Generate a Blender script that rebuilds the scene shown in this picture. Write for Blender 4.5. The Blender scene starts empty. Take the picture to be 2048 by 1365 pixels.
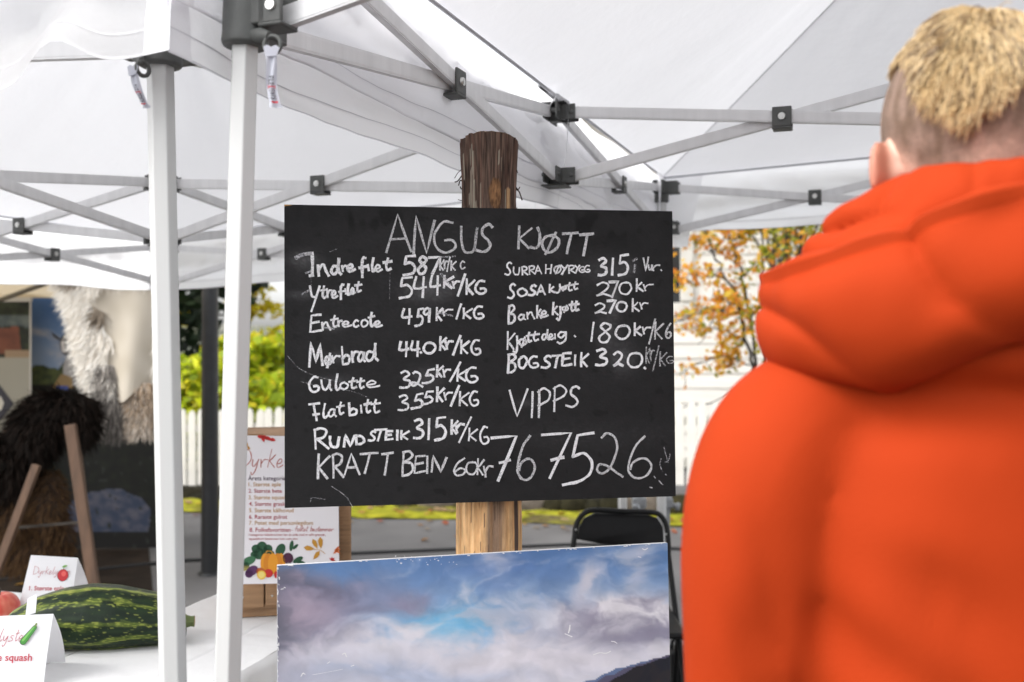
import bpy, bmesh, math, random
from mathutils import Vector, Matrix, noise
from mathutils.geometry import tessellate_polygon
random.seed(7)
R = math.radians
S = bpy.context.scene
COL = S.collection
# ------------------------------------------------------------------ camera, sky, sun, exposure
F = 1991.0                      # focal length in photo pixels (2048 wide)
CZ = 1.5                        # lens height
cam_d = bpy.data.cameras.new("camera")
cam_d.sensor_width = 36; cam_d.lens = 35
cam_d.clip_start = 0.05; cam_d.clip_end = 900
cam_d.dof.use_dof = True; cam_d.dof.focus_distance = 1.95; cam_d.dof.aperture_fstop = 3.5
cam_d.dof.aperture_blades = 9
cam = bpy.data.objects.new("camera", cam_d); COL.objects.link(cam)
cam.location = (0, 0, CZ); cam.rotation_euler = (R(90), 0, 0)
S.camera = cam
W = bpy.data.worlds.new("World"); S.world = W; W.use_nodes = True
SUNV = Vector((-.62, -.34, .80)).normalized()
wn = W.node_tree.nodes; wl = W.node_tree.links
bg = wn['Background']
sky = wn.new('ShaderNodeTexSky'); sky.sky_type = 'NISHITA'; sky.sun_disc = False
sky.sun_elevation = math.asin(SUNV.z); sky.sun_rotation = math.atan2(SUNV.x, SUNV.y)
sky.air_density = 1.0; sky.dust_density = 3.0; sky.ozone_density = 1.0
hs = wn.new('ShaderNodeHueSaturation'); hs.inputs['Saturation'].default_value = 0.12
wl.new(sky.outputs[0], hs.inputs['Color'])
# overcast: the cloud deck is brightest overhead
tcw = wn.new('ShaderNodeTexCoord'); sep = wn.new('ShaderNodeSeparateXYZ'); wl.new(tcw.outputs['Generated'], sep.inputs[0])
mrw = wn.new('ShaderNodeMapRange'); mrw.inputs[1].default_value = 0; mrw.inputs[2].default_value = 1; mrw.inputs[3].default_value = 1.75; mrw.inputs[4].default_value = 1.9
wl.new(sep.outputs['Z'], mrw.inputs[0])
mxw = wn.new('ShaderNodeMix'); mxw.data_type = 'RGBA'; mxw.blend_type = 'MULTIPLY'; mxw.inputs[0].default_value = 1
wl.new(hs.outputs[0], mxw.inputs[6]); mry = wn.new('ShaderNodeMapRange'); mry.inputs[1].default_value = -1; mry.inputs[2].default_value = 1; mry.inputs[3].default_value = 1.0; mry.inputs[4].default_value = 1.15
wl.new(sep.outputs['Y'], mry.inputs[0]); mlt = wn.new('ShaderNodeMath'); mlt.operation = 'MULTIPLY'; wl.new(mrw.outputs[0], mlt.inputs[0]); wl.new(mry.outputs[0], mlt.inputs[1])
wl.new(mlt.outputs[0], mxw.inputs[7]); wl.new(mxw.outputs[2], bg.inputs['Color'])
bg.inputs['Strength'].default_value = 0.15
sd = bpy.data.lights.new("sun", 'SUN'); sd.energy = 0.6; sd.angle = R(30); sd.color = (1, .96, .9)
sun = bpy.data.objects.new("sun", sd); COL.objects.link(sun)
sun.rotation_euler = (-SUNV).to_track_quat('-Z', 'Y').to_euler(); sun.location = (-4, -4, 8)
S.view_settings.view_transform = 'Standard'; S.view_settings.look = 'None'
S.view_settings.exposure = 0.5; S.view_settings.gamma = 1
S.cycles.max_bounces = 10; S.cycles.diffuse_bounces = 8; S.cycles.transmission_bounces = 8
S.cycles.transparent_max_bounces = 16
S.cycles.use_denoising = True
# ------------------------------------------------------------------ helpers
def P(px, py, Y): return Vector(((px-1024)/F*Y, Y, CZ-(py-682.5)/F*Y))
def ray(px, py): return Vector(((px-1024)/F, 1, -(py-682.5)/F))
CAMO = Vector((0, 0, CZ))
class Plane:
    def __init__(s, a, b, c):
        s.o = a; s.n = (b-a).cross(c-a).normalized()
        if s.n.y > 0: s.n = -s.n
    def hit(s, px, py, d=0.0):
        r = ray(px, py); t = (s.o+s.n*d-CAMO).dot(s.n)/r.dot(s.n)
        return CAMO+r*t
def lin(c): 
    return tuple(((v/255)/12.92 if v/255 <= .04045 else ((v/255+.055)/1.055)**2.4) for v in c[:3])
def alb(r, g, b, k=.82): return tuple(v*k for v in lin((r, g, b)))
def mix(a, b, t): return tuple(x+(y-x)*t for x, y in zip(a, b))
def clamp(v, a=0., b=1.): return max(a, min(b, v))
def sstep(a, b, x):
    t = clamp((x-a)/(b-a)); return t*t*(3-2*t)
def fbm(p, H=1., l=2., o=5): return noise.fractal(p, H, l, o)
def cr(pts, n=6):
    """smooth curve through points"""
    pts = [Vector(p) for p in pts]
    if len(pts) < 3: return pts
    q = [pts[0]*2-pts[1]]+pts+[pts[-1]*2-pts[-2]]; out = []
    for i in range(1, len(q)-2):
        a, b, c, d = q[i-1], q[i], q[i+1], q[i+2]
        for k in range(n):
            t = k/n
            out.append(.5*((2*b)+(c-a)*t+(2*a-5*b+4*c-d)*t*t+(3*b-a-3*c+d)*t**3))
    out.append(pts[-1]); return out
# materials
MATS = {}
def nmat(name, rough=.6, color=(.5, .5, .5), metal=0., attr=None, spec=None):
    if name in MATS: return MATS[name]
    m = bpy.data.materials.new(name); m.use_nodes = True; MATS[name] = m
    b = m.node_tree.nodes['Principled BSDF']
    b.inputs['Base Color'].default_value = (*color, 1); b.inputs['Roughness'].default_value = rough
    b.inputs['Metallic'].default_value = metal
    if spec is not None: b.inputs['Specular IOR Level'].default_value = spec
    if attr:
        a = m.node_tree.nodes.new('ShaderNodeVertexColor'); a.layer_name = attr
        m.node_tree.links.new(a.outputs['Color'], b.inputs['Base Color'])
    return m
def noisy(m, scale=8., amt=.25, bump=0., bscale=None, stretch=(1, 1, 1), detail=6, rvar=0.):
    """multiply the base colour by noise and add bump"""
    nt = m.node_tree; b = nt.nodes['Principled BSDF']
    tc = nt.nodes.new('ShaderNodeTexCoord'); mp = nt.nodes.new('ShaderNodeMapping'); mp.inputs['Scale'].default_value = stretch
    nt.links.new(tc.outputs['Object'], mp.inputs[0])
    n = nt.nodes.new('ShaderNodeTexNoise'); n.inputs['Scale'].default_value = scale; n.inputs['Detail'].default_value = detail
    nt.links.new(mp.outputs[0], n.inputs['Vector'])
    mr = nt.nodes.new('ShaderNodeMapRange'); mr.inputs[1].default_value = .3; mr.inputs[2].default_value = .7
    mr.inputs[3].default_value = 1-amt; mr.inputs[4].default_value = 1+amt
    nt.links.new(n.outputs['Fac'], mr.inputs[0])
    mx = nt.nodes.new('ShaderNodeMix'); mx.data_type = 'RGBA'; mx.blend_type = 'MULTIPLY'; mx.inputs[0].default_value = 1
    bc = b.inputs['Base Color']
    if bc.links: nt.links.new(bc.links[0].from_socket, mx.inputs[6])
    else: mx.inputs[6].default_value = bc.default_value
    nt.links.new(mr.outputs[0], mx.inputs[7]); nt.links.new(mx.outputs[2], bc)
    if rvar:
        r2 = nt.nodes.new('ShaderNodeMapRange'); r0 = b.inputs['Roughness'].default_value
        r2.inputs[3].default_value = r0-rvar; r2.inputs[4].default_value = r0+rvar
        nt.links.new(n.outputs['Fac'], r2.inputs[0]); nt.links.new(r2.outputs[0], b.inputs['Roughness'])
    if bump:
        n2 = nt.nodes.new('ShaderNodeTexNoise'); n2.inputs['Scale'].default_value = bscale or scale*3; n2.inputs['Detail'].default_value = 8
        nt.links.new(mp.outputs[0], n2.inputs['Vector'])
        bp = nt.nodes.new('ShaderNodeBump'); bp.inputs['Strength'].default_value = bump; bp.inputs['Distance'].default_value = .01
        nt.links.new(n2.outputs['Fac'], bp.inputs['Height']); nt.links.new(bp.outputs[0], b.inputs['Normal'])
    return m
def fabric(name, color, trans=.5, rough=.75, sheen=0.):
    if name in MATS: return MATS[name]
    m = nmat(name, rough, color); nt = m.node_tree; b = nt.nodes['Principled BSDF']; out = nt.nodes['Material Output']
    tr = nt.nodes.new('ShaderNodeBsdfTranslucent'); tr.inputs[0].default_value = (*color, 1)
    mx = nt.nodes.new('ShaderNodeMixShader'); mx.inputs[0].default_value = trans
    nt.links.new(b.outputs[0], mx.inputs[1]); nt.links.new(tr.outputs[0], mx.inputs[2]); nt.links.new(mx.outputs[0], out.inputs[0])
    tc = nt.nodes.new('ShaderNodeTexCoord'); n = nt.nodes.new('ShaderNodeTexNoise'); n.inputs['Scale'].default_value = 9; n.inputs['Detail'].default_value = 5
    nt.links.new(tc.outputs['Object'], n.inputs['Vector'])
    bp = nt.nodes.new('ShaderNodeBump'); bp.inputs['Strength'].default_value = .25; bp.inputs['Distance'].default_value = .02
    nt.links.new(n.outputs['Fac'], bp.inputs['Height']); nt.links.new(bp.outputs[0], b.inputs['Normal']); nt.links.new(bp.outputs[0], tr.inputs['Normal'])
    return m
PRINT = nmat('printed_surface', .45, attr='Col')
VCOL = nmat('coloured_matte', .9, attr='Col', spec=.1)
def leafmat(name):
    m = nmat(name, .55, attr='Col'); nt = m.node_tree; b = nt.nodes['Principled BSDF']; out = nt.nodes['Material Output']
    tr = nt.nodes.new('ShaderNodeBsdfTranslucent'); a = [n for n in nt.nodes if n.type == 'VERTEX_COLOR'][0]
    nt.links.new(a.outputs[0], tr.inputs[0])
    mx = nt.nodes.new('ShaderNodeMixShader'); mx.inputs[0].default_value = .5
    nt.links.new(b.outputs[0], mx.inputs[1]); nt.links.new(tr.outputs[0], mx.inputs[2]); nt.links.new(mx.outputs[0], out.inputs[0]); return m
LEAF = leafmat('leaf_foliage')
def wpos(o):
    v = Vector((0, 0, 0))
    while o is not None: v = v+o.location; o = o.parent
    return v
def tag(o, label=None, cat=None, group=None, kind=None):
    if label: o['label'] = label
    if cat: o['category'] = cat
    if group: o['group'] = group
    if kind: o['kind'] = kind
    return o
def thing(name, loc, label, cat, group=None):
    o = bpy.data.objects.new(name, None); COL.objects.link(o); o.location = loc; o.empty_display_size = .1
    return tag(o, label, cat, group)
class MB:
    def __init__(s): s.v = []; s.f = []; s.c = []; s.vc = None
    def face(s, idx, c=None): s.f.append(tuple(idx)); s.c.append(c)
    def poly(s, pts, c=None):
        i = len(s.v); s.v += [Vector(p) for p in pts]; s.face(range(i, i+len(pts)), c)
    def flat(s, pts, c=None):
        """concave polygon"""
        pts = [Vector(p) for p in pts]; i = len(s.v); s.v += pts
        for t in tessellate_polygon([pts]): s.face([i+k for k in t], c)
    def box(s, c, size, M=None, col=None):
        c = Vector(c); h = Vector(size)/2; i = len(s.v)
        for x in (-1, 1):
            for y in (-1, 1):
                for z in (-1, 1):
                    p = Vector((x*h.x, y*h.y, z*h.z)); s.v.append(c+(M@p if M else p))
        for q in ((0,1,3,2), (4,6,7,5), (0,4,5,1), (2,3,7,6), (0,2,6,4), (1,5,7,3)): s.face([i+k for k in q], col)
    def bar(s, a, b, w, h, up=(0, 0, 1), col=None):
        """rectangular bar from a to b, h measured along up"""
        a = Vector(a); b = Vector(b); d = (b-a).normalized(); x = d.cross(Vector(up)).normalized(); z = x.cross(d)
        i = len(s.v)
        for p in (a, b):
            for sx, sz in ((-1,-1), (1,-1), (1,1), (-1,1)): s.v.append(p+x*(sx*w/2)+z*(sz*h/2))
        for q in ((0,3,2,1), (4,5,6,7), (0,1,5,4), (1,2,6,5), (2,3,7,6), (3,0,4,7)): s.face([i+k for k in q], col)
    def tube(s, pts, rad, n=8, col=None, caps=True, ell=None, start=0.):
        pts = [Vector(p) for p in pts]; rings = []
        if not isinstance(rad, (list, tuple)): rad = [rad]*len(pts)
        ref = None
        for k, p in enumerate(pts):
            d = (pts[min(k+1, len(pts)-1)]-pts[max(k-1, 0)]).normalized()
            if ref is None:
                ref = Vector((1, 0, 0)) if abs(d.x) < .8 else Vector((0, 1, 0))
            x = (ref-d*ref.dot(d)).normalized(); y = d.cross(x); ref = x
            r = []
            for j in range(n):
                a = 2*math.pi*j/n+start; r.append(len(s.v))
                ex, ey = ell if ell else (1, 1)
                s.v.append(p+(x*math.cos(a)*ex+y*math.sin(a)*ey)*rad[k])
            rings.append(r)
        for k in range(len(rings)-1):
            for j in range(n): s.face((rings[k][j], rings[k][(j+1) % n], rings[k+1][(j+1) % n], rings[k+1][j]), col)
        if caps: s.face(rings[0][::-1], col); s.face(rings[-1], col)
    def ell(s, c, r, nu=16, nv=10, M=None, col=None):
        c = Vector(c); i = len(s.v)
        for a in range(nv+1):
            th = math.pi*a/nv
            for b in range(nu):
                ph = 2*math.pi*b/nu; p = Vector((r[0]*math.sin(th)*math.cos(ph), r[1]*math.sin(th)*math.sin(ph), r[2]*math.cos(th)))
                s.v.append(c+(M@p if M else p))
        for a in range(nv):
            for b in range(nu): 
                q = (i+a*nu+b, i+(a+1)*nu+b, i+(a+1)*nu+(b+1) % nu, i+a*nu+(b+1) % nu); s.face(q, col)
    def grid(s, fn, nu, nv, cfn=None, flip=False):
        """fn(u,v)->point ; cfn(u,v)->colour"""
        i = len(s.v)
        for b in range(nv+1):
            for a in range(nu+1): s.v.append(Vector(fn(a/nu, b/nv)))
        if cfn:
            if s.vc is None: s.vc = {}
            for b in range(nv+1):
                for a in range(nu+1): s.vc[i+b*(nu+1)+a] = cfn(a/nu, b/nv)
        for b in range(nv):
            for a in range(nu):
                q = (i+b*(nu+1)+a, i+b*(nu+1)+a+1, i+(b+1)*(nu+1)+a+1, i+(b+1)*(nu+1)+a)
                s.face(q[::-1] if flip else q)
    def loft(s, rings, cyclic=True, caps=True, col=None):
        ids = []
        for r in rings: ids.append(list(range(len(s.v), len(s.v)+len(r)))); s.v += [Vector(p) for p in r]
        n = len(rings[0])
        for k in range(len(ids)-1):
            for j in range(n if cyclic else n-1): s.face((ids[k][j], ids[k][(j+1) % n], ids[k+1][(j+1) % n], ids[k+1][j]), col)
        if caps and cyclic: s.face(ids[0][::-1], col); s.face(ids[-1], col)
    def build(s, name, mat, parent=None, smooth=None, bevel=0, remesh=0, smooth_it=0, local=False):
        me = bpy.data.meshes.new(name)
        off = Vector((0, 0, 0)) if local else wpos(parent)
        me.from_pydata([v-off for v in s.v], [], s.f); me.validate(clean_customdata=False)
        if any(c is not None for c in s.c) or s.vc:
            ca = me.color_attributes.new('Col', 'FLOAT_COLOR', 'CORNER')
            buf = []
            for p, c in zip(me.polygons, s.c):
                for vi in p.vertices:
                    k = (s.vc or {}).get(vi) or c or (.5, .5, .5); buf += [k[0], k[1], k[2], k[3] if len(k) > 3 else 1.]
            if len(buf) == 4*len(me.loops): ca.data.foreach_set('color', buf)
        me.materials.append(mat)
        o = bpy.data.objects.new(name, me); COL.objects.link(o)
        if parent is not None: o.parent = parent
        if remesh:
            m = o.modifiers.new('r', 'REMESH'); m.mode = 'VOXEL'; m.voxel_size = remesh
            if smooth_it: q = o.modifiers.new('s', 'SMOOTH'); q.iterations = smooth_it; q.factor = .5
            dg = bpy.context.evaluated_depsgraph_get(); dg.update()
            nm = bpy.data.meshes.new_from_object(o.evaluated_get(dg)); o.modifiers.clear(); o.data = nm; me = nm; me.name = name
            if not me.materials: me.materials.append(mat)
            smooth = 180
        if smooth is not None:
            me.polygons.foreach_set('use_smooth', [True]*len(me.polygons))
            if smooth < 180: me.set_sharp_from_angle(angle=R(smooth))
        if bevel:
            b = o.modifiers.new('bevel', 'BEVEL'); b.width = bevel; b.segments = 2; b.limit_method = 'ANGLE'; b.angle_limit = R(40)
        return o
def recalc(o):
    bm = bmesh.new(); bm.from_mesh(o.data); bmesh.ops.recalc_face_normals(bm, faces=bm.faces); bm.to_mesh(o.data); bm.free(); return o
# type set with the built-in font, laid on a plane; u = right, w = up, both unit vectors
def text_polys(txt, bold=0., shear=0., space=1.):
    cu = bpy.data.curves.new('t', 'FONT'); cu.body = txt; cu.size = 1; cu.offset = bold; cu.shear = shear; cu.resolution_u = 3; cu.space_character = space
    o = bpy.data.objects.new('t', cu); COL.objects.link(o)
    dg = bpy.context.evaluated_depsgraph_get(); dg.update()
    me = bpy.data.meshes.new_from_object(o.evaluated_get(dg))
    vs = [v.co.copy() for v in me.vertices]; fs = [tuple(p.vertices) for p in me.polygons]
    bpy.data.objects.remove(o); bpy.data.curves.remove(cu); bpy.data.meshes.remove(me); return vs, fs
def put_text(mb, txt, mapf, x0, base, width, col, bold=0., shear=0., height=None, space=1.):
    """text in picture coordinates: left x0, baseline, total width; mapf(px,py)->3D"""
    vs, fs = text_polys(txt, bold, shear, space)
    xs = [v.x for v in vs]; a, b = min(xs), max(xs); k = width/(b-a); i = len(mb.v)
    ky = k if height is None else height/max(v.y for v in vs)
    for v in vs: mb.v.append(mapf(x0+(v.x-a)*k, base-v.y*ky))
    for f in fs: mb.face([i+j for j in f], col)
# handwriting: glyphs in a unit box, y down; "~" marks a curved stroke
GL = {
'A':"0,1 .46,0 1,.98;.2,.66 .8,.64", 'N':"0,1 .12,0 .62,1 1,.12", 'G':"~.85,.05 .45,.02 .06,.4 .1,.8 .45,1 .88,.92 .98,.74 .82,.6 .5,.62",
'U':"~.02,0 .02,.5 .18,.93 .5,1 .82,.88 1,.05", 'S':"~.98,.1 .75,0 .4,.14 .38,.38 .72,.58 .86,.8 .5,1 0,.94", 'K':".05,0 0,1;1,.08 .08,.55 .8,1",
'J':"~.75,0 1,.35 .9,.8 .5,1 0,.95", 'Ø':"~.6,.12 .2,.2 0,.5 .15,.82 .5,.9 .9,.65 .96,.3 .6,.12;.78,0 .2,1", 'T':"0,.06 1,0;.55,.04 .25,1",
'I':".6,0 .4,1", '|':"0.05,.05 .9,0 .95,.5 .9,1;.6,1 1,.98", 'n':"0,.1 .08,1;~.06,.55 .35,.1 .6,.12 .72,.5 1,1", 'd':"~.6,.5 .2,.48 0,.78 .22,1 .55,.85 .74,.35 .78,0;~.76,.3 .78,.8 1,.98",
'r':"0,.1 .2,1;~.15,.55 .5,.12 1,.12", 'e':"~.05,.62 .6,.5 .68,.18 .38,.02 .08,.42 .18,.92 .5,1 1,.72", 'f':"~.85,.05 .5,.05 .36,.4 .4,1;0,.52 1,.45",
'i':".3,0 .5,1", 'l':"~.5,0 .2,.6 .4,1 1,.85", 't':"~.55,0 .35,.6 .5,.98 .92,.86;0,.36 1,.25", 
'5':".95,0 .22,.04 .12,.42;~.12,.42 .6,.36 .95,.6 .75,.9 0,1", 'w5':"1,0 .48,.05 .32,.46;~.32,.46 .7,.4 .95,.58 .86,.8 .5,.94 0,1", '8':"~.9,.12 .5,0 .2,.18 .5,.42 .85,.7 .6,.98 .2,.98 .1,.72 .5,.45 .85,.25 .85,.08",
'7':"0,.06 1,0 .3,1", '7c':"0,.05 .98,0 .26,1;.32,.6 .72,.54", '/':"1,0 0,1", 'Y':"0,.02 .5,.35;~1,0 .62,.35 .15,1", 'y':"~0,0 .2,.38 .63,.44;1,0 .15,1",
'4':"~.18,0 .02,.5 .3,.58 .9,.5;.72,.02 .66,1", 'E':".9,.03 .12,.06 0,1 .95,.88;.08,.5 .75,.42", 'c':"~.9,.15 .5,0 .1,.45 .2,.9 .6,1 1,.8", 'o':"~.55,0 .15,.2 .05,.65 .4,1 .85,.8 .98,.35 .6,.02",
'9':"~.85,.1 .45,0 .05,.25 .3,.48 .8,.3 .88,.05;.88,.05 .8,1", 'M':"0,1 .12,0 .5,.82 .82,.06 1,.92", 'ø':"~.6,.2 .15,.3 .05,.6 .4,.82 .9,.65 .95,.35 .6,.2;.8,0 .35,1", 'b':"~.02,0 .1,.98;~.08,.7 .5,.48 .95,.62 .8,.92 .12,1",
'a':"~.8,.15 .35,.1 .02,.6 .25,.98 .65,.7 .82,.1;~.82,.15 .78,.75 1,.95", '.':".3,.3 .7,.7", 'u':"~0,0 .1,.75 .4,.98 .75,.55 .85,0;~.85,.1 .85,.7 1,.98", '3':"~.1,.1 .6,0 .85,.2 .35,.46 .9,.6 .85,.9 .4,1 0,.98",
'2':"~.05,.2 .45,0 .85,.2 .7,.55 .05,.98;.05,.98 .5,.85 1,1", '2l':"~.18,.1 .4,0 .72,.12 .78,.4 .5,.8 .2,.92 0,.85 .1,.72 .4,.75 1,1", 'F':"0,.08 .75,0;~.35,.05 .45,.5 .55,1;.3,.68 .75,.62", 'R':".05,.05 .12,1;~.02,.1 .45,0 .85,.12 .7,.4 .15,.55;.2,.52 1,.98",
'D':".05,.05 .12,1;~0,.08 .7,.2 .98,.6 .7,.9 .1,1", 'B':".1,.02 0,1;~.05,.05 .6,0 .85,.2 .15,.45;~.15,.45 .75,.5 .9,.75 .5,.95 0,1", '6':"~.85,.02 .35,.3 .05,.7 .25,.98 .75,.92 .95,.7 .55,.58 .15,.78",
'w6':"~.72,.0 .32,.25 .02,.72 .2,.95 .5,1 .85,.9 1,.7 .8,.55 .5,.53 .2,.65 .12,.78", '0':"~.6,0 .2,.12 .02,.6 .25,.96 .7,.95 .98,.5 .85,.1 .5,.02", '1':".7,0 .3,1", 'H':".08,0 0,1;1,0 .85,1;.05,.5 .92,.46", 'O':"~.5,.05 .1,.3 .08,.8 .45,1 .85,.75 .98,.3 .7,.02 .3,.1",
'V':"0,.05 .42,1 1,0", 'P':".15,.05 .1,1;~.05,.12 .5,-.02 .95,.15 .8,.4 .05,.6", 'k':".05,0 .0,1;.8,.3 .1,.65 1,1", 'j':"~.8,0 .85,.6 .5,1 0,.9", 'g':"~.8,.05 .3,.05 .05,.35 .4,.5 .8,.1;~.8,.1 .75,.7 .3,1 .0,.9", 'm':"0,.1 .02,1;~.03,.5 .25,.08 .4,.3 .42,1;~.43,.5 .65,.08 .85,.3 .9,.8 1,1",
's':"~.9,.1 .5,.05 .3,.3 .75,.6 .65,.92 0,1", 'h':"0,0 .1,1;~.08,.6 .5,.35 .8,.6 .9,1", 'v':"0,.1 .4,1 1,0",'w':"0,0 .3,1 .5,.3 .7,1 1,0",'Q':"~0,.05 .1,.42 .45,.45 .85,.05;~.85,.05 .7,.7 .35,1 .1,.85", 'p':"~.1,0 .1,1;~.1,.1 .6,0 .9,.3 .1,.6", 'L':"~.3,0 0,1 .9,.9"}
def strokes(g, x0, y0, x1, y1):
    out = []
    for st in GL[g].split(';'):
        c = st[0] == '~'; st = st.lstrip('~')
        pts = [Vector((x0+float(a)*(x1-x0), y0+float(b)*(y1-y0), 0)) for a, b in (q.split(',') for q in st.split())]
        out.append(cr(pts, 7) if c else [p for i in range(len(pts)-1) for p in (pts[i], pts[i].lerp(pts[i+1], .33), pts[i].lerp(pts[i+1], .66))]+[pts[-1]])
    return out
def ribbon(mb, pts, w, mapf, col, taper=True, var=.18):
    """stroke of pen width w (picture units) laid on the plane through mapf"""
    n = len(pts); L = []; Rr = []
    seed = random.random()*50
    for k, p in enumerate(pts):
        d = pts[min(k+1, n-1)]-pts[max(k-1, 0)]
        if d.length < 1e-6: d = Vector((1, 0, 0))
        d.normalize(); nn = Vector((-d.y, d.x, 0))
        ww = w*(.5+var*noise.noise(Vector((seed, k*.35, 0))))
        L.append(p+nn*ww); Rr.append(p-nn*ww)
        if k == 0: L[0] -= d*w*.35; Rr[0] -= d*w*.35
        if k == n-1: L[-1] += d*w*.35; Rr[-1] += d*w*.35
    i = len(mb.v)
    for a, b in zip(L, Rr): mb.v += [mapf(a.x, a.y), mapf(b.x, b.y)]
    for k in range(n-1):
        c = col(k/(n-1)) if callable(col) else col
        mb.face((i+2*k, i+2*k+1, i+2*k+3, i+2*k+2), c)
# ================================================================== GROUND AND BACKGROUND
asph = noisy(nmat('asphalt', .92, (.108, .104, .104)), 1.1, .28, .5, 160, rvar=.05)
mb = MB(); mb.grid(lambda u, v: (-300+600*u, -40+640*v, 0), 8, 8)
tag(mb.build('ground', asph), kind='structure')
def verge(u, v):
    x = -7+14*u; y0 = 8.50-.184*(x) ; w = .28+.12*noise.noise(Vector((x*1.3, 3, 0)))
    return (x, y0-w+v*(w+.12), .012+.05*math.sin(min(1, v*1.3)*math.pi*.5)+.025*noise.noise(Vector((x*6, v*5, 1))))
mossc = [(.17, .18, .014), (.27, .25, .02), (.13, .12, .03), (.09, .07, .035)]
mb = MB(); mb.grid(verge, 160, 14, lambda u, v: mix(mossc[0], mossc[1], random.random()) if noise.noise(Vector((u*30, v*3, 0)))+.25 > 0 else mossc[random.randint(2, 3)])
tag(mb.build('moss_verge', VCOL, smooth=180), kind='structure')
# fallen leaves, nobody could count them
mb = MB(); lc = [(.35, .16, .03), (.42, .24, .05), (.38, .1, .04), (.3, .2, .09), (.45, .3, .16)]
for k in range(420):
    x = random.uniform(-6, 5); off = random.gauss(.3, .25)
    if random.random() < .18: off = random.uniform(.3, 3.2)
    if x > 1.2 and random.random() < .6: off = random.uniform(0, .8)
    y = 8.50-.184*x-off+.12; z = .05 if off < .5 else .006
    a = random.random()*6.3; s = random.uniform(.016, .034); t = random.uniform(-.4, .4)
    pts = []
    for q in range(5):
        b = a+q*1.2566; r = s*(1 if q else 1.5); pts.append((x+r*math.cos(b), y+r*math.sin(b), z+.012+t*r*math.cos(b+1)))
    mb.poly(pts, random.choice(lc))
tag(mb.build('fallen_leaves', LEAF), kind='stuff')
# far hillside
mb = MB()
def hillp(u, v):
    x = -170+340*u; y = 60+110*v
    h = 5.0*sstep(0, 1, v)*(.8+.35*noise.noise(Vector((u*5, 2, 0))))*(1 if x < 20 else 1) + 1.6*noise.noise(Vector((u*40, v*12, 0)))*v
    return (x, y, -.1+max(0, h))
hc = [(.12, .13, .05), (.2, .19, .12), (.06, .08, .04), (.24, .22, .18)]
mb.grid(hillp, 120, 40, lambda u, v: mix(hc[int(abs(noise.noise(Vector((u*60, v*20, 5))))*7) % 4], (.2, .2, .19), .45))
tag(mb.build('hills', VCOL, smooth=180), kind='structure')
# ---- low mossy stone wall under the fence
stone = MB()
x = -5.5
while x < 5.2:
    w = random.uniform(.18, .42); y = 8.62-.184*(x+w/2); h = .155+.035*clamp(x, -1, 1.5)+random.uniform(-.03, .03)
    stone.ell((x+w/2, y, h*.42), (w*.56, .13, h*.62), 10, 7, col=mix((.014, .013, .007), (.04, .034, .014), random.random()) if random.random() < .85 else (.09, .075, .06))
    x += w*.72
stone.bar((-5.5, 8.70+1.012, .07), (5.2, 8.70-.957, .07), .16, .15, col=(.016, .014, .008))
o = stone.build('stone_kerb_wall', noisy(VCOL, 14, .35, .6, 30), smooth=180)
tag(o, 'low dark mossy stone wall along the foot of the white picket fence', 'wall')
# ---- picket fence
white = noisy(nmat('white_paint', .55, (.74, .72, .66)), 5, .08, .15, 40)
fence = thing('picket_fence', (0, 8.85, 0), 'white painted picket fence with pointed pickets behind the asphalt yard', 'fence')
pk = MB(); w, t, h = .038, .011, .86
prof = [(-w, .14), (w, .14), (w, h-.06), (w*.72, h-.022), (0, h), (-w*.72, h-.022), (-w, h-.06)]
pk.loft([[(a, -t, b) for a, b in prof], [(a, t, b) for a, b in prof]])
n = 92; first = None
for k in range(n):
    x = -4.35+k*.095; y = 8.85-.184*x
    if first is None: o = pk.build('picket', white, None, local=True); first = o; recalc(o)
    else: o = first.copy(); COL.objects.link(o)
    o.parent = fence; o.location = (x, y-8.85, random.uniform(-.012, .012)+.03*(x+2.8)); o.rotation_euler = (0, random.gauss(0, .008), -.182)
for z in (.32, .68):
    m = MB(); m.bar((-4.45, 8.85+.819+.035, z-.05), (4.45, 8.85-.819+.035, z+.217), .035, .075); m.build('rail', white, fence)
# ---- house with white clapboard
house = thing('clapboard_house', (4, 11.5, 0), 'white clapboard house behind the fence on the right, partly screened by autumn leaves', 'house')
hx0, hx1, hy = .8, 9.2, 11.5
m = MB(); z = .1; bp = .172
wx0, wx1, wz0, wz1 = P(1276, 0, hy).x, P(1360, 0, hy).x, 1.92, 2.98
while z < 4.3:
    segs = [(hx0, hx1)]
    if z+bp > wz0-.08 and z < wz1+.1: segs = [(hx0, wx0-.1), (wx1+.1, hx1)]
    for a, b in segs:
        m.poly([(a, hy-.018, z), (b, hy-.018, z), (b, hy-.004, z+bp), (a, hy-.004, z+bp)])
        m.poly([(a, hy, z), (b, hy, z), (b, hy-.018, z), (a, hy-.018, z)])
    z += bp
m.box(((hx0+hx1)/2, hy+2.5, 2.2), (hx1-hx0-.02, 4.98, 4.2))
siding = noisy(nmat('clapboard_paint', .6, (.84, .81, .75)), 1.5, .1, .2, 30, stretch=(1, 1, 6))
m.build('wall', siding, house)
m = MB()
for a, b in (((hx0-.4, hy-.5, 4.2), (hx0-.4, hy+2.5, 6.2)), ((hx0-.4, hy+5.5, 4.2), (hx0-.4, hy+2.5, 6.2))):
    m.poly([a, (hx1+.4, a[1], a[2]), (hx1+.4, b[1], b[2]), b]); m.poly([(a[0], a[1], a[2]-.1), (hx1+.4, a[1], a[2]-.1), (hx1+.4, b[1], b[2]-.1), (b[0], b[1], b[2]-.1)])
    m.poly([a, (hx1+.4, a[1], a[2]), (hx1+.4, a[1], a[2]-.1), (a[0], a[1], a[2]-.1)])
m.build('roof', nmat('roof_slate', .8, (.06, .06, .065)), house)
m = MB(); fw = .14
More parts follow.
